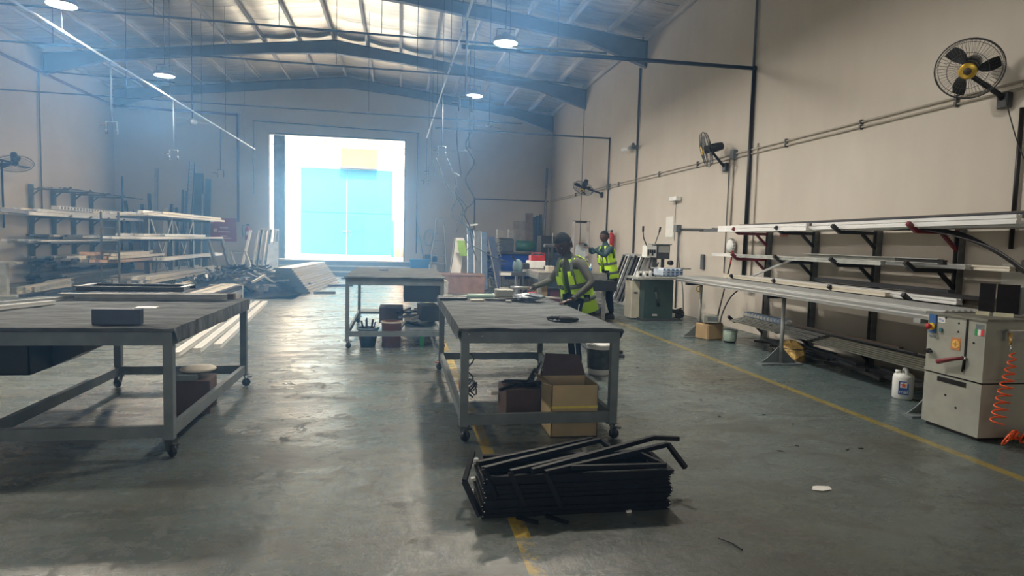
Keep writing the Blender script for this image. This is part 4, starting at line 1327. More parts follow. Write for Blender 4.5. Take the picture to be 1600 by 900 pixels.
# cable wound on the front left leg
cw = thing('cable_tangle', 'tangled dark cable hooked over the left legs of the centre table', 'cable', (.5, 4.9, .2))
pts = [(.535 + .03 * math.sin(i * .9), 4.78 + .04 * math.cos(i * .7), .64 - i * .022) for i in range(16)]
MB().tube(pts, .006, 5).build('strand', BLKP, cw)
pts = [(.56 + .055 * math.cos(i * .55), 5.0 + .08 * math.sin(i * .55), .33 + .05 * math.sin(i * .8)) for i in range(40)]
MB().tube(pts, .006, 5).build('loop', BLKP, cw)
MB().tube([(.52, 5.15, .26), (.52, 5.2, .34)], .03, 8).build('red_plug', DRED, cw)
# bucket behind
bk = thing('paint_bucket', 'white bucket with a dark label on the floor right of the worker', 'bucket', (2.28, 7.0, 0))
MB().lathe([(.125, .0), (.135, .02), (.15, .30), (.155, .33)], (2.28, 7.0, 0), 20).build('body', WHITE, bk)
MB().lathe([(.158, .33), (.162, .345), (.155, .36), (0, .362)], (2.28, 7.0, 0), 20, caps=False).build('lid', WHITE, bk)
MB().lathe([(.1395, .07), (.1535, .30)], (2.28, 7.0, 0), 20, caps=False).build('label_band', mat('dark label', (.06, .07, .07), .6, 0, .6, 14), bk)

# under the tall table
def tub(x, y, rb, rt, h, m_, label, mr=None):
    t = thing('plastic_tub', label, 'tub', (x, y, 0))
    MB().lathe([(0, .004), (rb, .004), (rb, 0), (rt, h), (rt + .006, h), (rt - .008, h - .004), (rb - .01, .012), (0, .012)], (x, y, 0), 4 if mr == 'sq' else 22, caps=False).build('body', m_, t)
    MB().lathe([(rt + .012, h - .02), (rt + .014, h), (rt - .004, h + .002), (rt - .004, h - .02)], (x, y, 0), 22, caps=False).build('rim', m_ if mr is None or mr == 'sq' else mr, t)
    return t


tub(-.42, 8.97, .10, .145, .26, mat('blue grey tub', (.06, .10, .15), .5), 'dark blue-grey tub of offcuts under the tall table')
for i in range(7):
    a = i * .9
    tag(MB().bar((-.42 + .05 * math.cos(a), 8.97 + .05 * math.sin(a), .15), (-.42 + .10 * math.cos(a), 8.97 + .10 * math.sin(a), .34 + .02 * (i % 3)), .02, .02).build('profile_offcut', CHARP), 'dark offcut standing in the blue-grey tub under the tall table', 'offcut', 'offcuts in the blue-grey tub')
tub(-.1, 8.9, .125, .135, .36, mat('faded orange tub', (.34, .11, .07), .55), 'faded orange tub with a pale rim under the tall table', mat('pale tub rim', (.35, .32, .27), .6))
gb = thing('green_bottle', 'green glass bottle standing under the right side of the tall table', 'bottle', (.32, 9.0, 0))
MB().lathe([(.03, 0), (.033, .01), (.033, .13), (.014, .18), (.012, .22), (.014, .225)], (.32, 9.0, 0), 14).build('body', GREEN, gb)
MB().lathe([(.015, 0), (.015, .02), (0, .021)], (.32, 9.0, .225), 10, caps=False).build('cap', WHITE, gb)
MB().box(-.64, 10.9, .24, .55, 11.34, .26).build('shelf_board', GREY, TM)
MB().box(.08, 8.82, .235, .54, 10.88, .25).build('shelf_board', GREY, TM)
for i in range(22):
    a = R.uniform(0, PI)
    x, y = R.uniform(.0, .52), R.uniform(9.2, 10.8)
    L_ = R.uniform(.08, .2)
    z = .22 + R.uniform(0, .22) * (1 - abs(x - .3))
    tag(MB().bar((x - L_ * math.cos(a), y - L_ * math.sin(a), z), (x + L_ * math.cos(a), y + L_ * math.sin(a), z + R.uniform(-.05, .08)), .045, .03).build('profile_offcut', [CHARP, BLACK, CHARP, WHITEP, ALU][i % 5]), 'short offcut heaped on the shelf under the tall table', 'offcut', 'offcuts heaped under the tall table')
tag(MB().cbox((-.12, 10.2, .31), (.36, .5, .24), .0).build('carton', CARDD), 'dark carton on the floor behind the tubs under the tall table', 'box')
tag(MB().cbox((.42, 9.5, .42), (.26, .5, .22), .1).build('carton', CHARP), 'charcoal box on the heap under the right of the tall table', 'box')
tag(MB().cbox((-.25, 10.4, .985), (.12, .06, .02), .3).build('blue_tool', mat('dark blue tool', (.03, .06, .15), .5)), 'small dark blue tool lying on the tall table', 'tool')
# brown box behind
bb = thing('crate', 'long low brown crate standing behind the centre table', 'crate', (1.7, 17.5, 0))
MB().box(1.10, 17.8, 0, 2.35, 18.7, .50).build('body', mat('pinkish brown board', (.27, .17, .14), .8), bb)
MB().box(1.08, 17.78, .50, 2.37, 18.72, .53).build('lid', mat('pinkish brown board', (.27, .17, .14), .8), bb)
tag(MB().cbox((1.0, 16.8, .22), (.45, .5, .44), .1, .03).build('white_sack', mat('pale sack', (.45, .46, .44), .8, 0, .3, 9, bump=.5)), 'pale sack on the floor left of the brown crate', 'sack')

# ------------------------------------------------------------------ stack of black frames in the foreground
BST = mat('black frame coat', (0.006, 0.0055, 0.007), .5, 0.0, .3, 12, spec=.22)


def flat_frame(t, x0, y0, x1, y1, z, th, s_, dz=0.0):
    """rectangular frame of four bars standing in a low block"""
    return t


g = 'black frames stacked flat on the floor'
c0 = Vector((.46, 3.36))
for k_ in range(9):
    z = .0125 + k_ * .026
    jx_, jy_ = R.uniform(-.012, .012), R.uniform(-.01, .01)
    t = thing('welded_rectangle', ORD[k_] + ' black steel rectangle from the floor in the level foreground stack', 'frame', (1.0, 3.55, z - .0125), g)
    xa, xb, ya, yb = .46 + jx_, 1.535 + jx_, 3.34 + jy_, 3.68 + jy_
    for yy in (ya, yb):
        MB().bar((xa, yy, z), (xb, yy, z), .03, .0225).build('long_bar', BST, t)
    for xx in (xa + .0125, xb - .0125):
        MB().bar((xx, ya + .015, z), (xx, yb - .015, z), .025, .0225).build('short_bar', BST, t)
    for xx in (xa + .006, xb - .006):
        MB().lathe([(.005, 0), (.005, .003), (0, .004)], (xx, ya - .015, z), 6, (0, -1, 0), caps=False).build('screw', CHROME, t)
    if k_ > 5 or k_ % 3 == 0:
        MB().box(xa - .03, yb - .02 - .02 * (k_ % 3), z - .008, xa - .003, yb + .01 - .02 * (k_ % 3), z + .008).build('white_plug', WHITE, t)
# skewed U frames lying across the top
def u_frame(label, pts, s_=.026, gx=None):
    t = thing('welded_rectangle', label, 'frame', pts[0])
    for a, b_ in zip(pts[:-1], pts[1:]):
        MB().bar(a, b_, s_, s_).build('bar', BST, t)
    return t


u_frame('black bent bar rising highest to the right end of the stack', [(.72, 3.31, .262), (1.56, 3.67, .31), (1.72, 3.65, .305)])
u_frame('black three-sided frame leaning over the front of the stack, rightmost leg down', [(.88, 3.29, .07), (.79, 3.30, .252), (1.63, 3.61, .285), (1.68, 3.46, .19)])
u_frame('black three-sided frame leaning over the middle of the stack front', [(.68, 3.30, .08), (.60, 3.31, .258), (1.08, 3.52, .27), (1.10, 3.62, .262)])
u_frame('black three-sided frame leaning at the left of the stack front', [(.53, 3.31, .12), (.46, 3.34, .27), (1.24, 3.73, .285), (1.29, 3.64, .25)])
u_frame('long black bar pair lying askew across the back of the stack', [(.44, 3.45, .262), (1.20, 3.79, .272)])
u_frame('black frame end dropping to the floor at the left of the stack', [(.445, 3.32, .02), (.37, 3.46, .16), (.44, 3.66, .262)])
u_frame('short black frame corner lying on top right of the stack', [(.95, 3.34, .262), (1.50, 3.34, .255), (1.42, 3.52, .262)], .022)
for i, (a, b_) in enumerate((((.64, 3.30, .012), (.74, 3.22, .012)), ((.80, 3.30, .012), (.90, 3.20, .012)))):
    tag(MB().bar(a, b_, .016, .016).build('loose_bar', BST), ['short black bar poking out under the stack front, left one', 'short black bar poking out under the stack front, right one'][i], 'bar')
tag(MB().cbox((1.28, 3.31, .008), (.03, .012, .012), .2).build('white_clip', WHITE), 'tiny white clip on the floor before the black stack', 'clip')
tag(MB().add([(2.55, 3.50, .003), (2.60, 3.47, .006), (2.68, 3.49, .004), (2.69, 3.53, .008), (2.63, 3.56, .003), (2.58, 3.54, .010)], [(0, 1, 2, 3, 4, 5)]).build('paper_scrap', PAPER), 'torn white paper scrap on the floor in the right foreground', 'paper')
hose('wire_scrap', 'short black wire scrap on the floor in front of the stack', [(1.63, 2.95, .006), (1.66, 2.90, .008), (1.68, 2.87, .006), (1.69, 2.82, .006)], .004, BLACK, cat='wire')
for i in range(16):
    x, y = R.uniform(1.8, 3.9), R.uniform(3.6, 8.5)
    tag(MB().cbox((x, y, .004), (R.uniform(.02, .06), R.uniform(.008, .015), .006), R.uniform(0, 3)).build('debris', DGREY), 'tiny dark metal scrap on the floor right of the centre table', 'scrap', 'metal scraps on the right floor')

# ------------------------------------------------------------------ left wall rack
LY = [20.4, 21.6, 22.8, 24.0]
cant_rack('cantilever_rack', 'four-post grey cantilever rack on the left wall', -10.4, LY, [2.62, 1.82, 1.08, .42], 1.0, -1, 2.75, GREY, lambda i, j: GREY, 0.0, .12)


def bundle(n, x0, x1, ya, yb, z0, mats, label, group, w_=(.05, .1), h_=.045, layers=1, jit=.25, kind='ribbed'):
    per = max(1, math.ceil(n / layers))
    for i in range(n):
        c = i % per
        lay = i // per
        x = x0 + (x1 - x0) * (c + .5) / per
        slack = (x1 - x0) / per
        ww = min(slack * .9, R.uniform(*w_))
        a, b_ = ya + R.uniform(-jit, jit), yb + R.uniform(-jit, jit) * 1.6
        if R.random() < .25 and lay == layers - 1 and n > 5:
            b_ = a + (b_ - a) * R.uniform(.45, .8)
        z = z0 + h_ / 2 + lay * h_ * 1.04
        skew = min(.03, (slack - ww) * .5) * R.choice((-1, 1))
        m_ = R.choice(mats)
        lb = label if layers > 1 or n > 12 else ORD[i] + ' from the left, ' + label
        prof((x - skew, a, z), (x + skew, b_, z + R.choice((0, 0, .012))), ww, h_ * R.uniform(.75, 1), m_, lb, group, kind)


bundle(6, -10.2, -9.25, 20.2, 25.2, 2.645, [GREY, CHARP, GALV], 'grey profile on the top left-rack tier', 'profiles on the top tier of the left rack', (.04, .07), .03)
bundle(10, -10.25, -9.3, 18.6, 25.4, 1.845, [WHITEP, CREAM, WHITEP], 'white profile on the second tier of the left wall rack', 'white profiles on the second tier of the left rack', (.08, .12), .09, 2, .35)
pw_ = thing('perforated_trunking', 'long white slotted trunking lying in front on the second tier of the left rack', 'trunking', (-9.3, 22, 2.04))
MB().box(-9.45, 19.6, 2.04, -9.25, 25.2, 2.14).build('body', WHITEP, pw_)
for i in range(30):
    MB().box(-9.249, 19.7 + i * .18, 2.055, -9.24, 19.78 + i * .18, 2.125).build('slot', GREY, pw_)
prof((-9.5, 17.3, 1.93), (-9.45, 20.2, 1.90), .14, .10, CHARP, 'dark beam sticking out of the second tier of the left rack towards the camera', None)
prof((-9.7, 17.6, 1.92), (-9.65, 20.3, 1.90), .12, .08, BROWNP, 'brown beam sticking out beside the dark beam of the left rack', None)
bundle(14, -10.25, -9.2, 18.9, 25.3, 1.105, [CHARP, DGREY, GALV, WHITEP], 'dark profile on the third tier of the left wall rack', 'profiles on the third tier of the left rack', (.05, .1), .05, 2, .6)
bundle(8, -10.1, -9.3, 20.0, 23.5, 1.22, [CHARP, DGREY, GALV], 'profile heaped on the third left-rack tier', 'heaped profiles on the third tier of the left rack', (.06, .12), .06, 2, .5)
bundle(22, -10.2, -9.0, 20.0, 25.0, .445, [CHARP, DGREY, CHARP, GALV], 'dark profile on the lowest tier of the left wall rack', 'profiles on the lowest tier of the left rack', (.06, .12), .07, 4, .5)
bundle(20, -10.1, -8.9, 19.4, 25.0, .0, [CHARP, DGREY, CHARP], 'dark profile piled on the floor under the left wall rack', 'dark profiles on the floor below the left rack', (.06, .12), .07, 4, .6)
for i, (xa, ya, xb, yb, n) in enumerate(((-8.55, 16.3, -8.85, 18.6, 3), (-8.95, 18.3, -9.3, 20.4, 2))):
    for q in range(n):
        for lay in range(2):
            prof((xa + q * .13, ya + .1 * q, .03 + lay * .085), (xb + q * .13, yb, .03 + lay * .085), .12, .08, [CREAM, GREYW][(q + lay) % 2],
                 ['long cream box profile on the floor before the left rack, nearer bundle', 'long cream box profile on the floor before the left rack, farther bundle'][i], ['near cream bundle on the left floor', 'far cream bundle on the left floor'][i])
bx = thing('carton', 'small brown and blue carton on the floor at the far end of the left rack', 'box', (-8.55, 23.0, 0))
MB().cbox((-8.6, 23.6, .35), (.4, .35, .3), .1).build('top_box', CARD, bx)
MB().cbox((-8.6, 23.6, .1), (.4, .35, .2), .1).build('bottom_box', mat('dusty blue carton', (.07, .12, .22), .7), bx)
# stand at the left edge
st = thing('steel_stand', 'pale grey T-shaped steel stand at the left edge of the frame', 'stand', (-8.6, 15.7, 0))
MB().box(-8.56, 15.6, .03, -8.44, 15.72, .72).build('post', GREYW, st)
MB().box(-9.6, 15.55, .72, -8.2, 15.77, .76).build('top_bar', GREYW, st)
MB().box(-9.0, 15.5, 0, -8.2, 15.8, .03).build('foot', GREYW, st)

# ------------------------------------------------------------------ freestanding double rack left of the doorway
fk = thing('floor_rack', 'freestanding steel rack loaded with white profiles left of the doorway', 'rack', (-5.8, 17.8, 0))
for y in (16.3, 17.9, 19.6):
    p_ = MB()
    p_.chan((-5.85, y, .0), (-5.85, y, 1.95), .1, .09, .01, up=(0, 1, 0))
    po = p_.build('post', DGREY, fk)
    for z in (1.82, 1.30, .80, .32):
        MB().bar((-6.5, y, z), (-5.35, y, z), .05, .05).build('arm', DGREY, po)
    MB().bar((-6.55, y, .02), (-5.3, y, .02), .1, .04).build('foot', DGREY, po)
for (y0_, y1_) in ((16.3, 17.9), (17.9, 19.6)):
    for (a, b_) in ((.06, 1.9), (1.9, .06)):
        MB().bar((-5.8, y0_, a), (-5.8, y1_, b_), .03, .03).build('cross_brace', GALV, fk)
MB().bar((-5.85, 14.2, .05), (-5.85, 16.3, .05), .06, .05).build('base_rail', DGREY, fk)
lad = MB()
for z in [.2 + .17 * i for i in range(10)]:
    lad.bar((-6.05, 14.45, z), (-5.72, 14.45, z), .03, .025)
lad.bar((-6.05, 14.45, .05), (-6.05, 14.45, 1.88), .035, .03)
lad.bar((-5.72, 14.45, .05), (-5.72, 14.45, 1.88), .035, .03)
lad.build('end_ladder', DGREY, fk)
WM = [WHITEP, WHITEP, CREAM, WHITEP, ALU]
bundle(9, -6.45, -5.35, 15.0, 21.3, 1.85, WM, 'white profile on the top tier of the floor rack', 'profiles on the top tier of the floor rack', (.08, .12), .06, 1, .4)
bundle(4, -6.0, -5.4, 16.2, 21.0, 1.915, WM, 'white profile piled higher on the top floor-rack tier', 'upper profiles on the top tier of the floor rack', (.1, .14), .06, 1, .5)
bundle(9, -6.45, -5.35, 14.7, 20.6, 1.33, WM, 'white profile on the second tier of the floor rack', 'profiles on the second tier of the floor rack', (.08, .12), .055, 1, .6)
bundle(4, -5.9, -5.4, 15.5, 19.5, 1.39, WM, 'white profile piled high on the second floor-rack tier', 'upper profiles on the second tier of the floor rack', (.08, .12), .055, 1, .9)
bundle(12, -6.5, -5.7, 14.5, 17.0, .83, [WOODP, WOODP, CREAM], 'pinkish wood-grain profile on the third tier of the floor rack', 'wood-grain profiles on the third tier of the floor rack', (.1, .16), .07, 3, .15)
bundle(3, -5.62, -5.35, 15.9, 20.8, .83, [WHITEP], 'white profile fronting the third floor-rack tier', 'white profiles on the third tier of the floor rack', (.06, .1), .08, 1, .1)
bundle(10, -6.4, -5.3, 15.2, 20.6, .35, WM + [CHARP], 'pale profile on the lowest tier of the floor rack', 'profiles on the lowest tier of the floor rack', (.09, .12), .08, 2, .4)
bundle(4, -5.28, -4.95, 15.3, 17.6, .0, [WHITEP, CREAM], 'broad white profile leaning on the floor in front of the floor rack', 'broad white profiles before the floor rack', (.1, .12), .14, 2, .1)
bundle(14, -7.3, -6.5, 14.3, 18.5, .0, [CHARP, DGREY, BROWNP], 'dark profile on the floor left of the floor rack', 'dark profiles left of the floor rack', (.08, .14), .07, 3, .5)
# dark frames leaning on the rack end
for i, (xx, yy, h_, m_, lab) in enumerate(((-5.15, 18.6, 1.32, DGREY, 'tall dark window frame leaning against the freestanding rack end'), (-4.85, 19.6, .98, GALV, 'smaller grey window frame leaning beside the tall dark frame'))):
    t = thing('window_unit', lab, 'frame', (xx, yy, 0))
    lean = .35
    W_ = .34 if i == 0 else .42
    for s_ in (0, W_):
        MB().chan((xx + lean + s_, yy, .03), (xx + s_, yy + .1, h_), .10 if i == 0 else .06, .06).build('stile', m_, t)
    MB().chan((xx + lean - .03, yy, .03), (xx + lean + W_ + .03, yy, .03), .06, .06).build('rail', m_, t)
    MB().chan((xx - .03, yy + .1, h_), (xx + W_ + .03, yy + .1, h_), .06, .06).build('rail', m_, t)

# long profiles on the floor pointing at the pile, nearer bundles
for lay in range(3):
    for q in range(6):
        prof((-4.15 + .105 * q + .02 * lay, 10.4 + .15 * q + .2 * lay, .055 + lay * .105), (-4.22 + .105 * q + .01 * lay, 16.5 - .15 * lay, .055 + lay * .105), .098, .098, [CREAM, WHITEP, BROWNP, CREAM, GREYW][(q + lay) % 5],
             ['lowest-layer', 'middle-layer', 'top-layer'][lay] + ' long profile in the floor bundle behind the left table', ['lowest', 'middle', 'top'][lay] + ' layer of the long floor bundle')
for yy in (12.9, 15.4):
    tag(MB().box(-4.24, yy, .325, -3.52, yy + .05, .335).box(-3.53, yy, 0, -3.52, yy + .05, .335).build('strap', WHITE), 'white strap round the long floor bundle, ' + ('nearer one' if yy < 14 else 'farther one'), 'strap')
for q in range(3):
    prof((-2.35 + .16 * q - .3, 8.2 + .3 * q, .03), (-3.2 + .16 * q, 14.6, .03), .10, .06, WHITEP, ['left', 'middle', 'right'][q] + ' of three long white profiles on the floor right of the cream bundle', 'white floor profiles right of the cream bundle')

# scrap pile
heap_mat = mat('dark scrap', (.035, .04, .055), .45, .3, .5, 6)


def heapz(x, y):
    cx_, cy_ = -4.0, 17.8
    d = math.hypot((x - cx_) / 1.55, (y - cy_) / 2.2)
    return max(0, .62 * (1 - d * d)) if d < 1 else 0


vs, fs = [], []
NX, NY = 26, 26
for j in range(NY + 1):
    for i in range(NX + 1):
        x = -5.55 + 3.1 * i / NX
        y = 15.6 + 4.4 * j / NY
        z = heapz(x, y)
        vs.append((x, y, max(.0, z * .85 * (1 + .5 * noise.noise(Vector((x * 4, y * 3, 1)))))))
for j in range(NY):
    for i in range(NX):
        a = j * (NX + 1) + i
        fs.append((a, a + 1, a + NX + 2, a + NX + 1))
hp = MB().add(vs, fs).build('scrap_heap', heap_mat)
tag(hp, 'mound of tangled dark scrap cuttings on the floor left of the doorway', 'scrap', None, 'stuff')
for i in range(170):
    a0 = R.uniform(0, 2 * PI)
    rr_ = math.sqrt(R.random()) * .98
    x = -4.0 + 1.5 * rr_ * math.cos(a0)
    y = 17.8 + 2.1 * rr_ * math.sin(a0)
    z = heapz(x, y) * .9 + .05 + R.uniform(0, .06)
    a = R.uniform(0, PI)
    el_ = R.uniform(-.5, .5)
    L_ = R.uniform(.08, .28)
    d = Vector((math.cos(a) * math.cos(el_), math.sin(a) * math.cos(el_), math.sin(el_))) * L_
    c = Vector((x, y, max(z, abs(d.z) + .03)))
    m_ = R.choice([CHARP, BLACK, DGREY, CHARP, CHARP, BLACK, GALV, WHITEP])
    tag(MB().chan(c - d, c + d, R.uniform(.04, .09), R.uniform(.03, .06), .008).build('profile_offcut', m_),
        ('pale offcut on the dark scrap mound left of the doorway' if m_ in (WHITEP, GALV) else 'dark offcut on the scrap mound left of the doorway'), 'offcut',
        'pale offcuts on the scrap mound' if m_ in (WHITEP, GALV) else 'dark offcuts on the scrap mound')
# stacked pale shutters right of the heap, dark ends facing the camera
for k_ in range(11):
    z = .03 + k_ * .06
    sx = -.045 * k_
    o = MB()
    o.ribbed((-2.50 + sx, 17.2, z), (-2.15 + sx * 1.0, 21.6, z), .42, .052)
    o = o.build('shutter_slab', CREAM if k_ % 3 else WHITEP)
    tag(o, ORD[k_] + ' pale panel from the floor in the tall slanting stack beside the scrap mound', 'panel', 'pale panels stacked beside the scrap mound')
    MB().box(-2.72 + sx, 17.13, z - .028, -2.28 + sx, 17.2, z + .028).build('end_cap', CHARP, o)
for i in range(9):
    z = .03 + .062 * i
    tag(MB().box(-3.25 + .01 * (i % 3), 17.0, z - .028, -2.78 - .03 * i, 17.9, z + .028).build('dark_profile', CHARP), 'dark short profile stacked between the mound and the pale panels', 'profile', 'dark stacked profiles at the mound')
for i, (a, b_) in enumerate((((-2.2, 17.25, .03), (-1.65, 17.3, .03)), ((-2.1, 19.6, .04), (-1.40, 19.9, .04)), ((-2.0, 23.2, .03), (-1.5, 23.6, .03)))):
    tag(MB().bar(a, b_, .10, .06).build('floor_batten', DGREY), ['nearest dark batten on the floor right of the pale panel stack', 'middle dark batten on the floor right of the pale panel stack', 'farthest dark batten on the floor right of the pale panel stack'][i], 'batten')

# leaning frames by the door
lf = thing('frame_cart', 'upright rack of slim leaning frames at the left of the doorway', 'rack', (-4.2, 21.0, 0))
for i in range(5):
    x = -4.4 + i * .13
    MB().bar((x - .12, 20.8, .02), (x, 21.3, 1.64), .05, .09).build('slim_frame', [GREYW, CHARP, GALV, CHARP, GREYW][i], lf)
MB().bar((-4.35, 21.3, 1.66), (-3.78, 21.3, 1.66), .05, .05).build('top_rail', ALU, lf)
MB().tube([(-3.8, 21.3, .02), (-3.8, 21.3, 1.66)], .02, 6).build('upright', ALU, lf)
MB().add([(-4.08, 20.75, .35), (-3.72, 20.7, .35), (-3.80, 21.15, 1.28), (-4.06, 21.15, 1.28), (-4.08, 20.78, .35), (-3.72, 20.73, .35), (-3.80, 21.18, 1.28), (-4.06, 21.18, 1.28)],
         [(0, 1, 2, 3), (7, 6, 5, 4), (0, 4, 5, 1), (1, 5, 6, 2), (2, 6, 7, 3), (3, 7, 4, 0)]).build('pale_panel', mat('pale blue panel', (.55, .66, .78), .35), lf)
tag(MB().bar((-4.85, 20.6, .0), (-4.62, 21.3, 1.62), .07, .05).build('leaning_profile', WHITEP), 'white profile leaning alone left of the frame rack', 'profile')

# ------------------------------------------------------------------ back wall things
sg = thing('red_board', 'red information board on the back wall left of the doorway', 'sign', (-6.62, 25.95, 1.2))
MB().box(-7.08, 25.95, 1.2, -6.16, 25.99, 2.08).build('panel', mat('board red', (.33, .02, .07), .5, 0, .1), sg)
RT = (PI / 2, 0, 0)
WR = mat('white print', (.8, .7, .72), .6, 0, .05)
for k_, (wd, zz) in enumerate(((.30, 1.72), (.40, 1.56), (.22, 1.40), (.50, 1.32))):
    MB().box(-6.60 - wd / 2, 25.944, zz - .02, -6.60 + wd / 2, 25.95, zz + .02).build('print_line', WR, sg)
MB().box(-6.97, 25.944, 1.55, -6.85, 25.95, 1.68).build('print_emblem', WR, sg)
fx = thing('fire_extinguisher', 'red fire extinguisher on the back wall left of the doorway', 'extinguisher', (-5.72, 25.85, 1.25))
MB().lathe([(.08, 0), (.1, .02), (.1, .42), (.05, .52), (.025, .54)], (-5.72, 25.86, 1.27), 14).build('cylinder', RED, fx)
MB().cbox((-5.72, 25.86, 1.85), (.12, .04, .06)).build('valve', BLKP, fx)
MB().tube([(-5.75, 25.86, 1.86), (-5.92, 25.83, 1.8), (-5.9, 25.82, 1.4)], .016, 6).build('hose', BLKP, fx)
MB().box(-5.77, 25.75, 1.45, -5.66, 25.765, 1.6).build('label_plate', PAPER, fx)


def leaner(x, h, w_, m_, label, dy=.35, y=25.9, dx=0.0, kind='bar', d=.06):
    mb_ = MB()
    getattr(mb_, kind)((x + dx, y - dy, .02), (x, y, h), w_, d, *(() if kind == 'bar' else ()))
    return tag(mb_.build('leaning_profile', m_), label, 'profile')


BLG = mat('blue grey profile', (.09, .14, .22), .5, .2, .25, 6)
leaner(-8.92, 3.85, .12, GALV, 'tall slim grey profile leaning on the back wall at far left')
leaner(-9.2, 2.9, .10, CHARP, 'dark narrow profile leaning behind the floor rack, left of the tall grey one', dx=.25)
leaner(-8.6, 2.4, .16, WHITEP, 'short pale board leaning on the back wall behind the floor rack')
leaner(-8.42, 2.55, .09, CHARP, 'first dark slat leaning right of the short pale board', dx=-.05)
leaner(-8.25, 2.42, .09, CHARP, 'second dark slat leaning right of the short pale board', dx=.1)
leaner(-8.02, 3.08, .08, BLG, 'left of two thin blue-grey strips leaning on the back wall')
leaner(-7.90, 3.05, .08, BLG, 'right of two thin blue-grey strips leaning on the back wall')
leaner(-7.45, 3.72, .30, BLG, 'broad blue-grey panel leaning right of the ladder-like strip')
leaner(-7.12, 3.52, .20, BLG, 'narrower blue-grey panel rightmost on the back wall left of the board', dx=-.05)
ld = thing('cable_ladder', 'tall ladder-like cable tray leaning on the back wall', 'cable tray', (-7.7, 25.6, 0))
for s_ in (-.09, .09):
    MB().bar((-7.85 + s_, 25.5, .02), (-7.68 + s_, 25.9, 4.15), .03, .05).build('rail', BLG, ld)
for i in range(27):
    t = (i + .5) / 27
    MB().bar((-7.85 + .17 * t - .09, 25.5 + .4 * t, .02 + 4.13 * t), (-7.85 + .17 * t + .09, 25.5 + .4 * t, .02 + 4.13 * t), .04, .03).build('rung', ALU, ld)
leaner(-7.28, 2.95, .03, ALU, 'thin bright rod leaning in front of the blue-grey panels', y=25.7, dx=.02)
leaner(-10.1, 3.5, .06, CHARP, 'slim dark pole standing in the back left corner', dx=.1)
for i, (x, h, dx) in enumerate(((-10.0, 2.6, .35), (-9.7, 2.3, .5), (-9.45, 2.5, .2))):
    leaner(x, h, .10, [DGREY, GALV, CHARP][i], ['leftmost slanting bar in the corner behind the left rack', 'pale slanting bar in the corner behind the left rack', 'dark slanting bar in the corner nearest the floor rack'][i], dx=dx)

# right of the doorway
bn = thing('blue_bin', 'bright blue plastic bin on the floor right of the doorway', 'bin', (.75, 24.6, 0))
MB().prism([(.42, .12), (1.05, .12), (1.10, .66), (.37, .66)], 24.3, 24.8).build('body', BLUE, bn)
MB().box(.35, 24.28, .66, 1.12, 24.82, .72).build('rim', BLUE, bn)
MB().box(.42, 24.35, 0, 1.05, 24.75, .12).build('base', BLUE, bn)
tag(MB().cbox((1.22, 24.4, .26), (.3, .3, .52), 0, .02).build('white_bin', WHITE), 'small white bin between the blue bin and the stepladder', 'bin')
sl_ = thing('stepladder', 'aluminium stepladder standing against the back wall right of the doorway', 'ladder', (1.5, 24.4, 0))
for s_ in (-1, 1):
    MB().bar((1.42 + s_ * .33, 24.0, .02), (1.50 + s_ * .16, 24.7, 2.05), .035, .06).build('stile', GALV, sl_)
    MB().bar((1.42 + s_ * .33, 25.4, .02), (1.50 + s_ * .16, 24.75, 1.9), .03, .03).build('rear_stile', GALV, sl_)
for i in range(6):
    t = (i + 1) / 7.2
    z = .02 + 2.03 * t
    hw = .33 - .17 * t
    MB().box(1.42 + .08 * t - hw, 23.98 + .7 * t, z - .015, 1.42 + .08 * t + hw, 24.12 + .7 * t, z + .015).build('tread', GALV, sl_)
MB().tube([(1.34, 24.72, 1.95), (1.35, 24.72, 2.25), (1.42, 24.72, 2.32), (1.58, 24.72, 2.32), (1.65, 24.72, 2.25), (1.66, 24.72, 1.95)], .025, 8).build('hoop', GALV, sl_)
bm = thing('broom', 'long-handled blue broom leaning on the back wall by the stepladder', 'broom', (.9, 25.5, 0))
MB().tube([(.95, 25.3, .55), (.62, 25.9, 2.3)], .02, 6).build('handle', BLG, bm)
MB().cbox((1.2, 25.2, .75), (.5, .12, .28), 0, .03).build('head', mat('navy broom head', (.03, .06, .16), .7), bm)
hc = thing('hose_coil', 'pale coiled hose hanging on the back wall behind the stepladder', 'hose', (1.0, 25.9, 1.1))
for k_ in range(5):
    MB().tube([(1.12 + (.15 + .02 * k_) * math.cos(a * PI / 10), 25.85 - .03 * k_, 1.55 + (.28 + .01 * k_) * math.sin(a * PI / 10)) for a in range(20)], .018, 6, closed=True).build('loop', GREYW, hc)
# leaning doors
for i, (xa, w_, h_, m_, lab) in enumerate(((1.62, .32, 1.55, WHITEP, 'white door panel leaning leftmost of the upright panels'), (1.98, .22, 1.85, BLG, 'blue-grey panel leaning second from left'),
                                        (2.18, .22, 1.80, GREY, 'grey panel leaning in the middle of the upright panels'), (2.40, .2, 1.75, BLG, 'narrow blue panel leaning second from right'), (2.60, .24, 1.62, mat('navy panel', (.03, .05, .12), .5), 'navy panel leaning rightmost of the upright panels'))):
    t = thing('leaning_board', lab, 'panel', (xa, 19.3, 0))
    d0 = -.22 if i == 0 else (.28 if i == 4 else 0)
    MB().add([(xa + d0 * (1 if i == 0 else 1), 18.95, .02), (xa + w_ + d0, 18.95, .02), (xa + w_, 19.4, h_), (xa, 19.4, h_), (xa + d0, 19.0, .02), (xa + w_ + d0, 19.0, .02), (xa + w_, 19.45, h_), (xa, 19.45, h_)],
             [(0, 1, 2, 3), (7, 6, 5, 4), (0, 4, 5, 1), (1, 5, 6, 2), (2, 6, 7, 3), (3, 7, 4, 0)]).build('panel', m_, t)
    MB().bar((xa + .02 + d0, 18.93, .02), (xa + .02, 19.38, h_), .02, .025).build('edge_strip', CHARP if i == 0 else ALU, t)
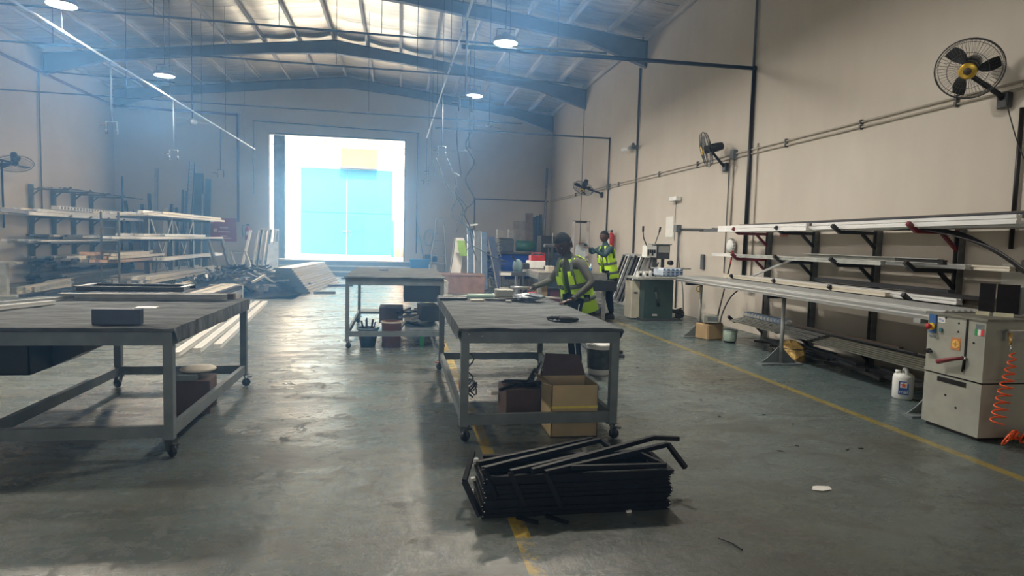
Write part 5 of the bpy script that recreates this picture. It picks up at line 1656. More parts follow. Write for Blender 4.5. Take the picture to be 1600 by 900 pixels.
tag(MB().bar((1.95, 19.2, 1.92), (2.28, 19.2, 1.97), .12, .05).build('white_bar', WHITEP), 'short white bar resting on top of the leaning panels', 'bar')
gb_ = thing('green_vest', 'bright green vest hanging on the white leaning door panel', 'vest', (1.85, 18.85, 1.0))
vs = []
for i in range(6):
    for j in range(4):
        vs.append((1.74 + .08 * j - .02 * i + .02 * math.sin(i * 2 + j), 18.93 + .02 * math.sin(i + j * 2) + .05 * (5 - i) / 5 - .07, 1.02 + .09 * i))
fs = [(i * 4 + j, i * 4 + j + 1, i * 4 + j + 5, i * 4 + j + 4) for i in range(5) for j in range(3)]
MB().add(vs + [(x, y + .02, z) for x, y, z in vs], fs + [tuple(q + 24 for q in g_[::-1]) for g_ in fs], True).build('cloth', mat('lime cloth', (.35, .60, .08), .8), gb_)
hh = thing('hose_tangle', 'tangle of dark air hoses on the floor before the blue compressor', 'hose', (3.0, 19.8, 0))
for k_ in range(6):
    rr2 = random.Random(k_)
    pts = [(2.75 + .3 * rr2.random() + .16 * math.cos(i * .9 + k_), 19.6 + .4 * rr2.random(), max(.03, 1.5 - i * .085 + .08 * math.sin(i * 1.7 + k_))) for i in range(18)]
    MB().tube(pts, .012, 5).build('strand', HOSE if k_ % 2 else GALV, hh)
# compressor
cp = thing('air_compressor', 'blue tank air compressor with black motor by the back wall', 'compressor', (3.6, 23.2, 0))
MB().lathe([(.0, -.75), (.25, -.7), (.32, -.55), (.32, .55), (.25, .7), (0, .75)], (3.75, 23.2, .50), 20, (1, 0, 0), caps=False).build('tank', DBLUE, cp)
MB().lathe([(.10, 0), (.10, .35), (.06, .38)], (3.2, 23.2, 1.05), 14, (0, -1, 0)).build('pulley', mat('machine green', (.03, .12, .09), .5), cp)
MB().cbox((3.75, 23.2, 1.0), (.35, .3, .35), 0, .03).build('pump', DGREY, cp)
for dx in (-.1, .1):
    m_ = MB()
    for i in range(6):
        m_.cbox((3.75 + dx * 1.4, 23.2, 1.19 + i * .035), (.16, .24, .015))
    m_.build('cooling_fins', GALV, cp)
MB().tube([(4.0, 23.2, 1.0), (4.45, 23.2, 1.0)], .13, 14).build('motor', mat('machine green', (.03, .12, .09), .5), cp)
MB().box(3.1, 23.0, .80, 4.5, 23.4, .84).build('base_plate', DGREY, cp)
for dx in (-.5, .5):
    for dy in (-.22, .22):
        MB().cbox((3.75 + dx, 23.2 + dy, .1), (.06, .06, .22)).build('foot', DGREY, cp)
cp2 = thing('machine_housing', 'dark blue-grey machine housing with vents right of the blue compressor', 'machine', (4.7, 23.4, 0))
MB().box(4.55, 23.2, 0, 5.5, 23.9, .95).build('base', mat('blue grey housing', (.05, .08, .12), .5), cp2)
MB().box(4.6, 23.25, .95, 4.98, 23.8, 1.42).build('motor_hood', CHARP, cp2)
MB().box(5.05, 23.25, .95, 5.45, 23.8, 1.38).build('motor_hood', mat('blue grey housing', (.05, .08, .12), .5), cp2)
for i in range(6):
    MB().box(5.08, 23.235, 1.0 + i * .055, 5.42, 23.25, 1.03 + i * .055).build('vent_slat', GALV, cp2)
MB().tube([(4.9, 23.15, .8), (4.9, 23.15, 1.5), (5.3, 23.15, 1.5)], .02, 6).build('pipework', GALV, cp2)
cp.location = (3.18, 20.6, 0)
cp.scale = (1.35, 1.35, 1.35)
cp2.location = (4.78, 21.2, 0)
cp2.scale = (1.2, 1.2, 1.2)
# boards at the back right
for i, (xa, xb, h_, m_, lab) in enumerate(((4.56, 5.05, 2.32, mat('pale board', (.42, .38, .34), .8), 'square pale board leaning on the back wall behind the compressor'),
                                           (5.06, 5.36, 2.66, mat('brown board', (.30, .25, .22), .8), 'tall brownish board leaning right of the pale one'),
                                           (5.37, 5.75, 2.62, BLG, 'tall blue-grey sheets leaning in the back right corner'))):
    t = thing('leaning_board', lab, 'board', ((xa + xb) / 2, 25.8, 0))
    for q in range(3 if i == 2 else 1):
        MB().add([(xa + .13 * q, 25.5, .02), (min(xb, xa + .13 * q + (.12 if i == 2 else 9)), 25.5, .02), (min(xb, xa + .13 * q + (.12 if i == 2 else 9)), 25.92, h_ - .06 * (2 - q) * (i == 2)), (xa + .13 * q, 25.92, h_ - .06 * (2 - q) * (i == 2)),
                  (xa + .13 * q, 25.54, .02), (min(xb, xa + .13 * q + (.12 if i == 2 else 9)), 25.54, .02), (min(xb, xa + .13 * q + (.12 if i == 2 else 9)), 25.96, h_ - .06 * (2 - q) * (i == 2)), (xa + .13 * q, 25.96, h_ - .06 * (2 - q) * (i == 2))],
                 [(0, 1, 2, 3), (7, 6, 5, 4), (0, 4, 5, 1), (1, 5, 6, 2), (2, 6, 7, 3), (3, 7, 4, 0)]).build('sheet', m_, t)

# ------------------------------------------------------------------ second bench, right of centre
b2 = thing('workbench', 'grey workbench with a low shelf in front of the far worker', 'table', (3.25, 12.8, 0))
BX0, BX1, BY0, BY1, BZ = 2.55, 3.88, 11.65, 14.2, .93
MB().box(BX0, BY0, BZ - .04, BX1, BY1, BZ).build('top', mat('worn bench top', (.22, .21, .19), .6, 0, .4, 4), b2)
for (x, y) in ((BX0 + .04, BY0 + .04), (BX1 - .04, BY0 + .04), (BX0 + .04, BY1 - .04), (BX1 - .04, BY1 - .04)):
    MB().box(x - .03, y - .03, 0, x + .03, y + .03, BZ - .04).build('leg', mat('bench grey', (.22, .23, .22), .5), b2)
MB().box(BX0, BY0, BZ - .13, BX1, BY0 + .03, BZ - .04).build('apron', mat('bench grey', (.22, .23, .22), .5), b2)
MB().box(BX0, BY0 + .03, BZ - .13, BX0 + .03, BY1, BZ - .04).build('apron', mat('bench grey', (.22, .23, .22), .5), b2)
MB().box(BX1 - .03, BY0 + .03, BZ - .13, BX1, BY1, BZ - .04).build('apron', mat('bench grey', (.22, .23, .22), .5), b2)
MB().box(BX0, BY0 + .08, .28, BX1, BY1, .31).build('low_shelf', mat('bench grey', (.22, .23, .22), .5), b2)
MB().box(3.45, BY0 - .1, .60, 4.05, BY0 + .5, .79).build('drawer', mat('dark drawer', (.02, .025, .03), .5), b2)
for i, (x, dx, dz, m_, lab) in enumerate(((2.72, .16, .35, CARD, 'brown carton on the low shelf of the workbench, leftmost'), (2.95, .2, .28, mat('plum carton', (.14, .06, .09), .7), 'plum-coloured carton on the low shelf of the workbench'))):
    tag(MB().cbox((x, 12.1, .31 + dz / 2), (dx, .3, dz), 0, .005).build('carton', m_), lab, 'box')
# things on it
rm = thing('red_crate', 'small red and white crate on the left end of the workbench', 'crate', (2.75, 13.0, .93))
MB().cbox((2.82, 13.2, 1.02), (.36, .3, .16), 0, .01).build('white_base', WHITE, rm)
MB().cbox((2.84, 13.2, 1.15), (.30, .26, .12), 0, .01).build('red_top', RED, rm)
MB().tube([(2.70, 13.06, 1.2), (2.72, 13.06, 1.26), (2.96, 13.06, 1.26), (2.98, 13.06, 1.2)], .012, 6).build('handle', RED, rm)
tag(MB().cbox((2.84, 12.0, .985), (.14, .12, .11), .3, .006).build('cream_box', CREAM), 'small cream box on the workbench beside the near worker', 'box')
cu = thing('bottle_pack', 'pair of small blue-capped water bottles on the workbench edge', 'bottles', (3.55, 11.75, .93))
for k_ in (0, 1):
    MB().lathe([(.03, 0), (.03, .12), (.012, .16)], (3.52 + .07 * k_, 11.78, .93), 10).build('bottle', mat('clear bluish plastic', (.45, .58, .68), .2), cu)
    MB().lathe([(.0305, .04), (.0305, .09)], (3.52 + .07 * k_, 11.78, .93), 10, caps=False).build('label_band', BLUE, cu)
    MB().lathe([(.014, .155), (.014, .18), (0, .18)], (3.52 + .07 * k_, 11.78, .93), 10, caps=False).build('cap', WHITE, cu)
tag(MB().cbox((3.4, 12.2, .955), (.5, .12, .05), 0, .005).build('dark_tray', CARD), 'flat brown tray on the right of the workbench', 'tray')
wf = thing('window_unit', 'upright aluminium window frame standing on the workbench', 'frame', (3.3, 12.4, .93))
for xx in (3.36, 3.66):
    MB().chan((xx, 12.3, .93), (xx + .10, 12.6, 1.92), .06, .07).build('stile', mat('grey brown aluminium', (.13, .12, .11), .4, .3), wf)
MB().chan((3.44, 12.6, 1.92), (3.80, 12.6, 1.92), .05, .05).build('rail', mat('grey brown aluminium', (.13, .12, .11)), wf)
MB().box(3.36, 12.25, .93, 3.74, 12.4, .99).build('rail', ALU, wf)
MB().add([(3.42, 12.33, 1.0), (3.64, 12.33, 1.0), (3.68, 12.45, 1.45), (3.47, 12.45, 1.45)], [(0, 1, 2, 3)]).build('glass_panel', mat('pale glass', (.5, .55, .58), .1, .3), wf)
jg = thing('drill_stand', 'small dark bench drill behind the near worker on the workbench', 'drill', (3.0, 13.2, .93))
MB().cbox((3.05, 12.9, .96), (.2, .2, .06)).build('foot', DGREY, jg)
MB().tube([(3.05, 12.95, .96), (3.05, 12.95, 1.45)], .03, 8).build('column', DGREY, jg)
MB().cbox((3.08, 12.85, 1.42), (.34, .14, .08), 0, .02).build('head', DGREY, jg)
tag(MB().cbox((3.45, 12.05, 1.13), (.3, .1, .07), .1, .02).build('power_tool', BLKP), 'black power tool lying raised on the workbench', 'tool')
tag(MB().box(3.32, 11.98, .93, 3.58, 12.12, 1.095).build('tool_box', BROWNP), 'brown box under the black power tool on the workbench', 'box')
# small saw on stand left of bench
ms = thing('mitre_saw', 'small chop saw on a dark stand between the compressor and the near worker', 'saw', (2.3, 12.0, 0))
MB().box(2.0, 12.6, .80, 2.5, 12.9, .88).build('base', DGREY, ms)
for xx in (2.05, 2.45):
    for yy in (12.63, 12.87):
        MB().box(xx - .02, yy - .02, 0, xx + .02, yy + .02, .80).build('leg', DGREY, ms)
MB().lathe([(.0, -.03), (.15, -.03), (.16, 0), (.15, .03), (0, .03)], (2.35, 12.72, .98), 18, (0.9, .4, 0), caps=False).build('blade_guard', mat('teal guard', (.12, .20, .22), .5), ms)
MB().cbox((2.5, 12.75, 1.0), (.18, .14, .12), 0, .02).build('motor', CHARP, ms)
MB().tube([(2.3, 12.7, 1.1), (2.2, 12.6, 1.2)], .02, 6).build('handle', BLKP, ms)
MB().box(1.98, 12.595, .81, 2.2, 12.6, .87).build('scale_plate', PAPER, ms)

# ------------------------------------------------------------------ green drilling machine at the right wall
gm = thing('copy_router', 'dark green machine with levers and white press head near the right wall', 'machine', (4.95, 12.2, 0))
MB().box(4.72, 11.85, .04, 5.32, 12.45, .80).build('cabinet', MACHD, gm)
MB().box(4.68, 11.82, 0, 5.40, 12.5, .05).build('plinth', DGREY, gm)
MB().box(4.56, 12.1, .03, 4.72, 12.5, .76).build('side_cabinet', mat('cream enamel', (.58, .55, .44), .5, 0, .1), gm)
MB().box(4.60, 12.095, .52, 4.68, 12.1, .55).build('slot', BLACK, gm)
MB().box(4.56, 11.82, .82, 5.44, 12.5, .86).build('table_plate', GREYW, gm)
MB().box(4.72, 11.86, .80, 5.32, 12.45, .82).build('neck', MACHD, gm)
for k_, (xx, yy) in enumerate(((4.66, 12.0), (4.80, 12.0), (4.94, 12.05))):
    MB().cbox((xx, yy, .91), (.10, .12, .12), 0, .01).build('clamp', WHITE, gm)
    MB().cbox((xx, yy - .07, .91), (.04, .03, .05)).build('clamp_slot', BLACK, gm)
MB().tube([(5.05, 12.2, .86), (5.05, 12.2, 1.45)], .045, 10).build('column', DGREY, gm)
MB().tube([(5.22, 12.2, .86), (5.22, 12.2, 1.45)], .035, 10).build('column', DGREY, gm)
MB().box(4.82, 12.05, 1.25, 5.02, 12.3, 1.48).build('press_head', WHITE, gm)
for k_ in range(4):
    MB().box(4.83 + .045 * k_, 12.03, 1.28 + .05 * (k_ % 2), 4.86 + .045 * k_, 12.05, 1.40).build('slot', BLACK, gm)
MB().box(5.04, 12.05, 1.22, 5.30, 12.35, 1.50).build('motor_block', DGREY, gm)
MB().box(5.06, 12.03, 1.35, 5.28, 12.05, 1.48).build('face_plate', GREYW, gm)
MB().box(4.98, 12.0, 1.50, 5.32, 12.4, 1.52).build('cover', GREY, gm)
MB().tube([(4.86, 12.1, 1.42), (4.74, 12.05, 1.62), (4.72, 12.05, 1.75)], .012, 8).build('lever', DGREY, gm)
MB().tube([(4.72, 12.05, 1.75), (4.72, 12.05, 1.86)], .022, 8).build('lever_grip', BLKP, gm)
MB().tube([(4.98, 12.1, 1.45), (5.06, 12.05, 1.75)], .010, 8).build('lever', DGREY, gm)
MB().tube([(5.06, 12.05, 1.75), (5.08, 12.05, 1.85)], .019, 8).build('lever_grip', BLKP, gm)
MB().tube([(4.9, 12.0, 1.25), (4.85, 11.98, 1.05), (4.95, 11.95, .95), (5.05, 12.0, 1.15)], .014, 6).build('hose', BLKP, gm)
MB().lathe([(.05, 0), (.05, .1), (.03, .12)], (5.28, 12.0, 1.15), 10, (0, -1, 0)).build('knob', BLKP, gm)
MB().cbox((4.95, 11.845, .62), (.05, .01, .10)).tube([(4.96, 11.84, .58), (5.02, 11.84, .30)], .03, 6).build('stain', mat('dark stain', (.02, .03, .03), .6), gm)
MB().cbox((4.95, 11.84, .12), (.10, .01, .04)).build('maker_plate', GREYW, gm)
tc_ = thing('motor_pump', 'small motor with tangled cables on the floor behind the green machine', 'motor', (5.6, 12.3, 0))
MB().tube([(5.45, 12.2, .10), (5.72, 12.3, .10)], .09, 12).build('motor', DGREY, tc_)
MB().cbox((5.42, 12.1, .09), (.10, .10, .09), .3, .01).build('box', WHITE, tc_)
for k_ in range(4):
    MB().tube([(5.5 + .18 * math.cos(i * .5 + k_), 12.25 + .15 * math.sin(i * .5), .05 + .05 * k_ + .03 * math.sin(i)) for i in range(14)], .012, 5).build('cable_loop', BLKP, tc_)
# leaning frames behind it
for i in range(3):
    t = thing('window_unit', ['nearest silver-and-dark slatted frame leaning on the right wall left of the green machine', 'middle slatted frame leaning on the right wall left of the green machine', 'rear slatted frame leaning on the right wall left of the green machine'][i], 'frame', (5.6 - i * .09, 15.2, 0))
    ox = -.09 * i
    for s_ in range(4):
        yy = 15.95 - s_ * .42 + .05 * i
        MB().chan((5.56 + ox, yy, .03), (5.98 + ox, yy, 1.22), .06, .055).build('stile', [CHARP, ALU, CHARP, ALU][s_], t)
    MB().chan((5.98 + ox, 16.0 + .05 * i, 1.22), (5.98 + ox, 14.6, 1.22), .06, .07).build('rail', ALU, t)
    MB().chan((5.56 + ox, 16.0 + .05 * i, .04), (5.56 + ox, 14.6, .04), .05, .05).build('rail', ALU, t)
# low stacked profiles on floor between bench and machine
for i in range(6):
    prof((4.05 + .1 * (i % 3), 13.0, .05 + .06 * (i // 3)), (4.1 + .1 * (i % 3), 15.4, .05 + .06 * (i // 3)), .09, .055, [CHARP, GALV, CHARP][i % 3], 'dark profile on the floor between the workbench and the green machine', 'floor profiles by the green machine')
# dark bars heap on the floor before the workbench
for i in range(14):
    x = 2.55 + .06 * (i % 7)
    prof((x + R.uniform(-.02, .02), 7.9 + R.uniform(0, .3), .02 + .035 * (i // 7)), (x + .25 + R.uniform(-.05, .05), 10.2 + R.uniform(-.3, .3), .02 + .035 * (i // 7)), .05, .03, BLACK if i % 3 else CHARP,
         'black bar in the low heap on the floor right of the near worker', 'black bars on the floor by the near worker', 'bar', 'metal_bar', cat='bar')


# ------------------------------------------------------------------ people
def skin_mesh(name, nodes, edges, m_, parent, root=0, lv=2):
    """nodes: list of (pos, rx, ry)"""
    me = bpy.data.meshes.new(name)
    me.from_pydata([n_[0] for n_ in nodes], edges, [])
    o_ = bpy.data.objects.new(name, me)
    COL.objects.link(o_)
    md = o_.modifiers.new('skin', 'SKIN')
    md.use_smooth_shade = True
    sk = me.skin_vertices[0].data if me.skin_vertices else None
    if sk is None:
        bpy.context.view_layer.objects.active = o_
        bpy.ops.object.select_all(action='DESELECT')
        o_.select_set(True)
        bpy.ops.object.modifier_remove(modifier='skin')
        bpy.ops.object.modifier_add(type='SKIN')
        md = o_.modifiers[0]
        md.use_smooth_shade = True
        sk = me.skin_vertices[0].data
    for i, n_ in enumerate(nodes):
        sk[i].radius = (n_[1], n_[2])
        sk[i].use_root = (i == root)
    ss = o_.modifiers.new('ss', 'SUBSURF')
    ss.levels = lv
    ss.render_levels = lv
    dg = bpy.context.evaluated_depsgraph_get()
    me2 = bpy.data.meshes.new_from_object(o_.evaluated_get(dg))
    bpy.data.objects.remove(o_)
    me2.materials.clear()
    me2.materials.append(m_)
    for p in me2.polygons:
        p.use_smooth = True
    me2.name = name
    o_ = bpy.data.objects.new(name, me2)
    COL.objects.link(o_)
    o_.parent = parent
    o_.location = -parent.location
    return o_


def shell(name, rings, m_, parent, n=20, caps=False, th=0.0, skip=None):
    """rings: list of (centre, axisA vec, axisB vec); elliptical loops joined"""
    vs, fs = [], []
    for c, a, b_ in rings:
        c, a, b_ = Vector(c), Vector(a), Vector(b_)
        for k_ in range(n):
            t = 2 * PI * k_ / n
            vs.append(c + a * math.cos(t) + b_ * math.sin(t))
    for i in range(len(rings) - 1):
        for k_ in range(n):
            if skip and skip(i, k_):
                continue
            fs.append((i * n + k_, i * n + (k_ + 1) % n, (i + 1) * n + (k_ + 1) % n, (i + 1) * n + k_))
    mb_ = MB().add(vs, fs, True)
    if caps:
        mb_.f += [tuple(range(n - 1, -1, -1)), tuple(range((len(rings) - 1) * n, len(rings) * n))]
        mb_.sm += [False, False]
    o_ = mb_.build(name, m_, parent)
    if th:
        md = o_.modifiers.new('t', 'SOLIDIFY')
        md.thickness = th
        md.offset = 0
    return o_


def head(root, c, fwd, up, m_skin, hair_m, beard=False, s=1.0):
    """sculpted head mesh around centre c"""
    F_ = Vector(fwd).normalized()
    U = Vector(up)
    U = (U - F_ * U.dot(F_)).normalized()
    S_ = F_.cross(U)
    c = Vector(c)
    n, m = 28, 20

    def skull(t, a, grow=0.0):
        # t polar from chin(0) to crown(pi); a azimuth 0=front
        z = -math.cos(t)
        rad = math.sin(t)
        w_, d = .074, .094
        jaw = max(0, -z)
        wz = w_ * (1 - .28 * jaw ** 1.3)
        dz = d * (1 - .12 * jaw)
        x = rad * math.cos(a) * dz
        y = rad * math.sin(a) * wz
        zz = z * .118
        fr = max(0, math.cos(a))
        if fr > 0:
            x += .010 * fr ** 6 * math.exp(-((z + .85) / .18) ** 2)               # chin
            x += .007 * fr ** 3 * math.exp(-((z - .22) / .12) ** 2)                # brow
            x -= .008 * math.exp(-((abs(a if a < PI else a - 2 * PI) - .38) / .16) ** 2) * math.exp(-((z - .05) / .10) ** 2)  # sockets
            an = a if a < PI else a - 2 * PI
            x += .024 * math.exp(-(an / .13) ** 2) * math.exp(-((z + .20) / .14) ** 2)   # nose
            x += .010 * math.exp(-(an / .10) ** 2) * math.exp(-((z - .0) / .14) ** 2)
            x += .006 * math.exp(-(an / .26) ** 2) * math.exp(-((z + .46) / .045) ** 2)
            x += .006 * math.exp(-(an / .24) ** 2) * math.exp(-((z + .58) / .045) ** 2)
            x -= .003 * math.exp(-(an / .30) ** 2) * math.exp(-((z + .52) / .02) ** 2)
        else:
            x -= .012 * math.exp(-((z - .2) / .5) ** 2) * (-math.cos(a))
        k_ = 1 + grow
        return c + (F_ * x * k_ + S_ * y * k_ + U * zz * (1 + grow * .6)) * s
    vs, fs = [], []
    for i in range(m + 1):
        for k_ in range(n):
            vs.append(skull(PI * i / m, 2 * PI * k_ / n))
    for i in range(m):
        for k_ in range(n):
            fs.append((i * n + k_, i * n + (k_ + 1) % n, (i + 1) * n + (k_ + 1) % n, (i + 1) * n + k_))
    hb = MB().add(vs, fs, True).build('head', m_skin, root)
    # ears
    for sd in (-1, 1):
        e = c + (S_ * sd * .076 - F_ * .008 - U * .004) * s
        pts = [e + (U * .03 * math.cos(t) + F_ * (.014 * math.sin(t) - .01) + S_ * sd * .008 * (1 + math.cos(t * 2) * .3)) * s for t in [i * PI / 6 for i in range(12)]]
        MB().tube(pts, .006 * s, 6, closed=True).sph(tuple(e), (.008 * s, .008 * s, .02 * s), 8, 6).build('ear', m_skin, hb)
    # eyes and brows
    for sd in (-1, 1):
        e = c + (S_ * sd * .030 + F_ * .079 + U * .006) * s
        MB().sph(tuple(e - F_ * .003 * s), .0105 * s, 12, 8).build('eye', mat('eye white', (.6, .58, .55), .3, 0, .02), hb)
        MB().sph(tuple(e + F_ * .0065 * s), .0068 * s, 10, 6).build('iris', mat('dark iris', (.01, .006, .004), .2), hb)
        MB().tube([e + (S_ * sd * -.014 + U * .018 + F_ * .010) * s, e + (U * .023 + F_ * .011) * s, e + (S_ * sd * .018 + U * .017 + F_ * .002) * s], .0032 * s, 5).build('eyebrow', hair_m, hb)
    mo = c + (F_ * .0985 - U * .0605) * s
    MB().tube([mo + (S_ * .022 - F_ * .012) * s, mo + (U * .001) * s, mo + (-S_ * .022 - F_ * .012) * s], .0045 * s, 6).build('lips', mat('dark lips', (.09, .035, .03), .5), hb)
    # hair cap
    vs, fs = [], []
    for i in range(m + 1):
        for k_ in range(n):
            a = 2 * PI * k_ / n
            g_ = .045 + .05 * noise.noise(Vector((i * .9, k_ * .8, 5)))
            vs.append(skull(PI * i / m, a, g_))
    for i in range(m):
        t = PI * (i + .5) / m
        z = -math.cos(t)
        for k_ in range(n):
            a = 2 * PI * (k_ + .5) / n
            ca_ = math.cos(a)
            lim = .52 if ca_ > .55 else (.15 + .37 * (ca_ + .1) / .65 if ca_ > -.1 else -.35 + .5 * max(0, (ca_ + .6)) / .5 if ca_ > -.6 else -.35)
            if z > lim:
                fs.append((i * n + k_, i * n + (k_ + 1) % n, (i + 1) * n + (k_ + 1) % n, (i + 1) * n + k_))
    MB().add(vs, fs, True).build('hair', hair_m, root)
    if beard:
        fs2, vs2 = [], []
        for i in range(m + 1):
            for k_ in range(n):
                vs2.append(skull(PI * i / m, 2 * PI * k_ / n, .018))
        for i in range(m):
            z = -math.cos(PI * (i + .5) / m)
            for k_ in range(n):
                a = 2 * PI * (k_ + .5) / n
                an = abs(a if a < PI else a - 2 * PI)
                if (z < -.62 and an < 1.7) or (z < -.1 and .75 < an < 1.5) or (-.44 < z < -.33 and an < .45) or (-.62 < z < -.3 and .42 < an < 1.5):
                    fs2.append((i * n + k_, i * n + (k_ + 1) % n, (i + 1) * n + (k_ + 1) % n, (i + 1) * n + k_))
        MB().add(vs2, fs2, True).build('beard', hair_m, root)
    return hb


def hand(root, wrist, palm_dir, normal, thumb_side, m_skin, curl=.25, s=1.0):
    """palm + five fingers, one continuous mesh built from skinned chains joined"""
    w0 = Vector(wrist)
    D = Vector(palm_dir).normalized()
    N_ = Vector(normal).normalized()
    N_ = (N_ - D * N_.dot(D)).normalized()
    S_ = D.cross(N_) * thumb_side
    nodes = [(w0, .026 * s, .019 * s), (w0 + D * .045 * s, .036 * s, .016 * s), (w0 + D * .085 * s, .040 * s, .014 * s)]
    edges = [(0, 1), (1, 2)]
    hb = skin_mesh('palm', nodes, edges, m_skin, root, 0, 1)
    for k_, (off, L_) in enumerate(((.030, .070), (.010, .080), (-.011, .075), (-.031, .058))):
        st_ = w0 + (D * .078 + S_ * off) * s
        a1, a2, a3 = curl * .6, curl * 1.6, curl * 2.4
        sp = S_ * off * .25 / .03 * .3
        p = [st_]
        for ang, fr_ in ((a1, .45), (a2, .32), (a3, .23)):
            d = (D * math.cos(ang) - N_ * math.sin(ang) + sp * .4).normalized()
            p.append(p[-1] + d * L_ * fr_ * s)
        nd = [(q, r_ * s, r_ * s) for q, r_ in zip(p, (.0098, .0092, .0084, .0068))]
        skin_mesh('finger', nd, [(0, 1), (1, 2), (2, 3)], m_skin, root, 0, 1)
    st_ = w0 + (D * .025 + S_ * .024) * s
    p = [st_, st_ + (D * .025 + S_ * .026 - N_ * .006) * s, st_ + (D * .052 + S_ * .038 - N_ * .016) * s, st_ + (D * .072 + S_ * .036 - N_ * .024) * s]
    skin_mesh('thumb', [(q, r_ * s, r_ * s) for q, r_ in zip(p, (.013, .012, .0105, .008))], [(0, 1), (1, 2), (2, 3)], m_skin, root, 0, 1)


def person(label, base, pelvis, chest, neck, headc, fwd, hfwd, hup, armL, armR, legL, legR, shirt, s=1.0, stripe=False, beard=False, handcfg=None, hs=1.0, vestlen=.0):
    """arm: [shoulder, elbow, wrist]; leg: [hip, knee, ankle, toe]"""
    t = thing('person', label, 'person', base)
    V = Vector
    pelvis, chest, neck = V(pelvis), V(chest), V(neck)
    ab = (pelvis + chest) / 2
    up = (neck - pelvis).normalized()
    F_ = V(fwd).normalized()
    F_ = (F_ - up * F_.dot(up)).normalized()
    S_ = F_.cross(up)
    # one continuous body: torso with neck, arms, legs
    nodes = [(pelvis, .135, .105), (ab, .125, .098), (chest, .15, .108), (neck - up * .03, .062, .06), (V(headc) - V(hup).normalized() * .075, .052, .052)]
    edges = [(0, 1), (1, 2), (2, 3), (3, 4)]
    for arm in (armL, armR):
        b_ = len(nodes)
        sh_, el2, wr = map(V, arm)
        nodes += [(sh_, .062, .062), ((sh_ + el2) / 2, .052, .052), (el2, .043, .043), (el2 * .55 + wr * .45, .038, .038), (wr, .028, .026)]
        edges += [(2, b_), (b_, b_ + 1), (b_ + 1, b_ + 2), (b_ + 2, b_ + 3), (b_ + 3, b_ + 4)]
    body = skin_mesh('body', nodes, edges, shirt, t, 0, 2)
    ln, le = [(pelvis - up * .01, .15, .12)], []
    for leg in (legL, legR):
        b_ = len(ln)
        hp_, kn, ak, toe = map(V, leg)
        ln += [(hp_ - V((0, 0, .03)), .095, .095), ((hp_ + kn) / 2, .085, .085), (kn, .068, .068), ((kn + ak) / 2, .064, .064), (ak + V((0, 0, .02)), .055, .055)]
        le += [(0, b_), (b_, b_ + 1), (b_ + 1, b_ + 2), (b_ + 2, b_ + 3), (b_ + 3, b_ + 4)]
        d = (toe - ak)
        d.z = 0
        d.normalize()
        c = ak + d * .06
        shoe = MB()
        vs, fs = [], []
        for i, (q, w_, h_) in enumerate(((-.11, .032, .07), (-.08, .04, .09), (0.0, .042, .095), (.08, .048, .065), (.15, .045, .045), (.18, .025, .03))):
            cc = c + d * q
            sd = V((-d.y, d.x, 0))
            for a, b2_ in ((-1, 0), (1, 0), (1, .6), (.6, 1), (-.6, 1), (-1, .6)):
                vs.append(V((cc.x, cc.y, .0)) + sd * a * w_ + V((0, 0, b2_ * h_)))
        for i in range(5):
            for k_ in range(6):
                fs.append((i * 6 + k_, i * 6 + (k_ + 1) % 6, i * 6 + 6 + (k_ + 1) % 6, i * 6 + 6 + k_))
        fs += [tuple(range(5, -1, -1)), tuple(range(30, 36))]
        shoe.add(vs, fs, True).build('shoe', SHOE, t)
    tro = skin_mesh('trousers', ln, le, NAVY, t, 0, 2)
    if stripe:
        hp_, kn, ak, toe = map(V, legL)
        for leg in (legL, legR):
            hp_, kn, ak, toe = map(V, leg)
            o_ = V((0, -1, 0))
            MB().tube([hp_ + o_ * .108 - V((0, 0, .03)), (hp_ + kn) / 2 + o_ * .092, kn + o_ * .076, (kn + ak) / 2 + o_ * .07], .006, 5).build('side_stripe', WHITE, t)
    # vest: rings around the torso, front opening, armholes narrow at the shoulders
    def ring(p, a, b_, tilt=0):
        return (p, S_ * a, F_ * b_)
    k = vestlen
    rings = [ring(pelvis - up * (.12 + k), .215, .165), ring(pelvis - up * .02, .20, .158), ring(ab, .185, .15), ring(chest - up * .08, .195, .158), ring(chest + up * .02, .198, .15), ring(chest + up * .10, .17, .125), ring(neck - up * .035, .105, .095)]
    n = 28
    # azimuth pi/2 is the front (F_)

    def skip(i, k_):
        a = 2 * PI * (k_ + .5) / n
        front = abs(a - PI / 2)
        if front < (.20 if i < 3 else .20 + .12 * (i - 2)):
            return True
        side = min(abs(a), abs(a - PI), abs(a - 2 * PI))
        return i >= 4 and side < .42 or (i == 3 and side < .22)
    shell('vest', rings, VEST, t, n, th=.006, skip=skip)
    # reflective bands
    for lo in ((pelvis * .92 + ab * .08 - up * .02), (ab - up * .0)):
        f0 = 1.0
        aa, bb_ = (.212, .17) if lo.z < ab.z - .02 else (.196, .16)
        rg = [ring(lo - up * .025, aa, bb_), ring(lo + up * .025, aa, bb_)]
        shell('reflective_band', rg, VSTRIPE, t, n, th=.004, skip=lambda i, k_: abs(2 * PI * (k_ + .5) / n - PI / 2) < .25)
    for sd in (-1, 1):
        pts = [(ab + S_ * sd * .115 + F_ * .142), (chest - up * .08 + S_ * sd * .115 + F_ * .148), (chest + up * .03 + S_ * sd * .105 + F_ * .143), (chest + up * .11 + S_ * sd * .095 + F_ * .11), (neck - up * .02 + S_ * sd * .09 + F_ * .05)]
        mb_ = MB()
        for a, b_ in zip(pts[:-1], pts[1:]):
            mb_.bar(a, b_, .035, .008, up=F_)
        mb_.build('shoulder_strip', VSTRIPE, t)
    for sd in (-1, 1):
        MB().bar(ab + S_ * sd * .085 + F_ * .152 + up * .03, ab + S_ * sd * .085 + F_ * .155 + up * .13, .07, .006, up=F_).build('pocket', VEST, t)
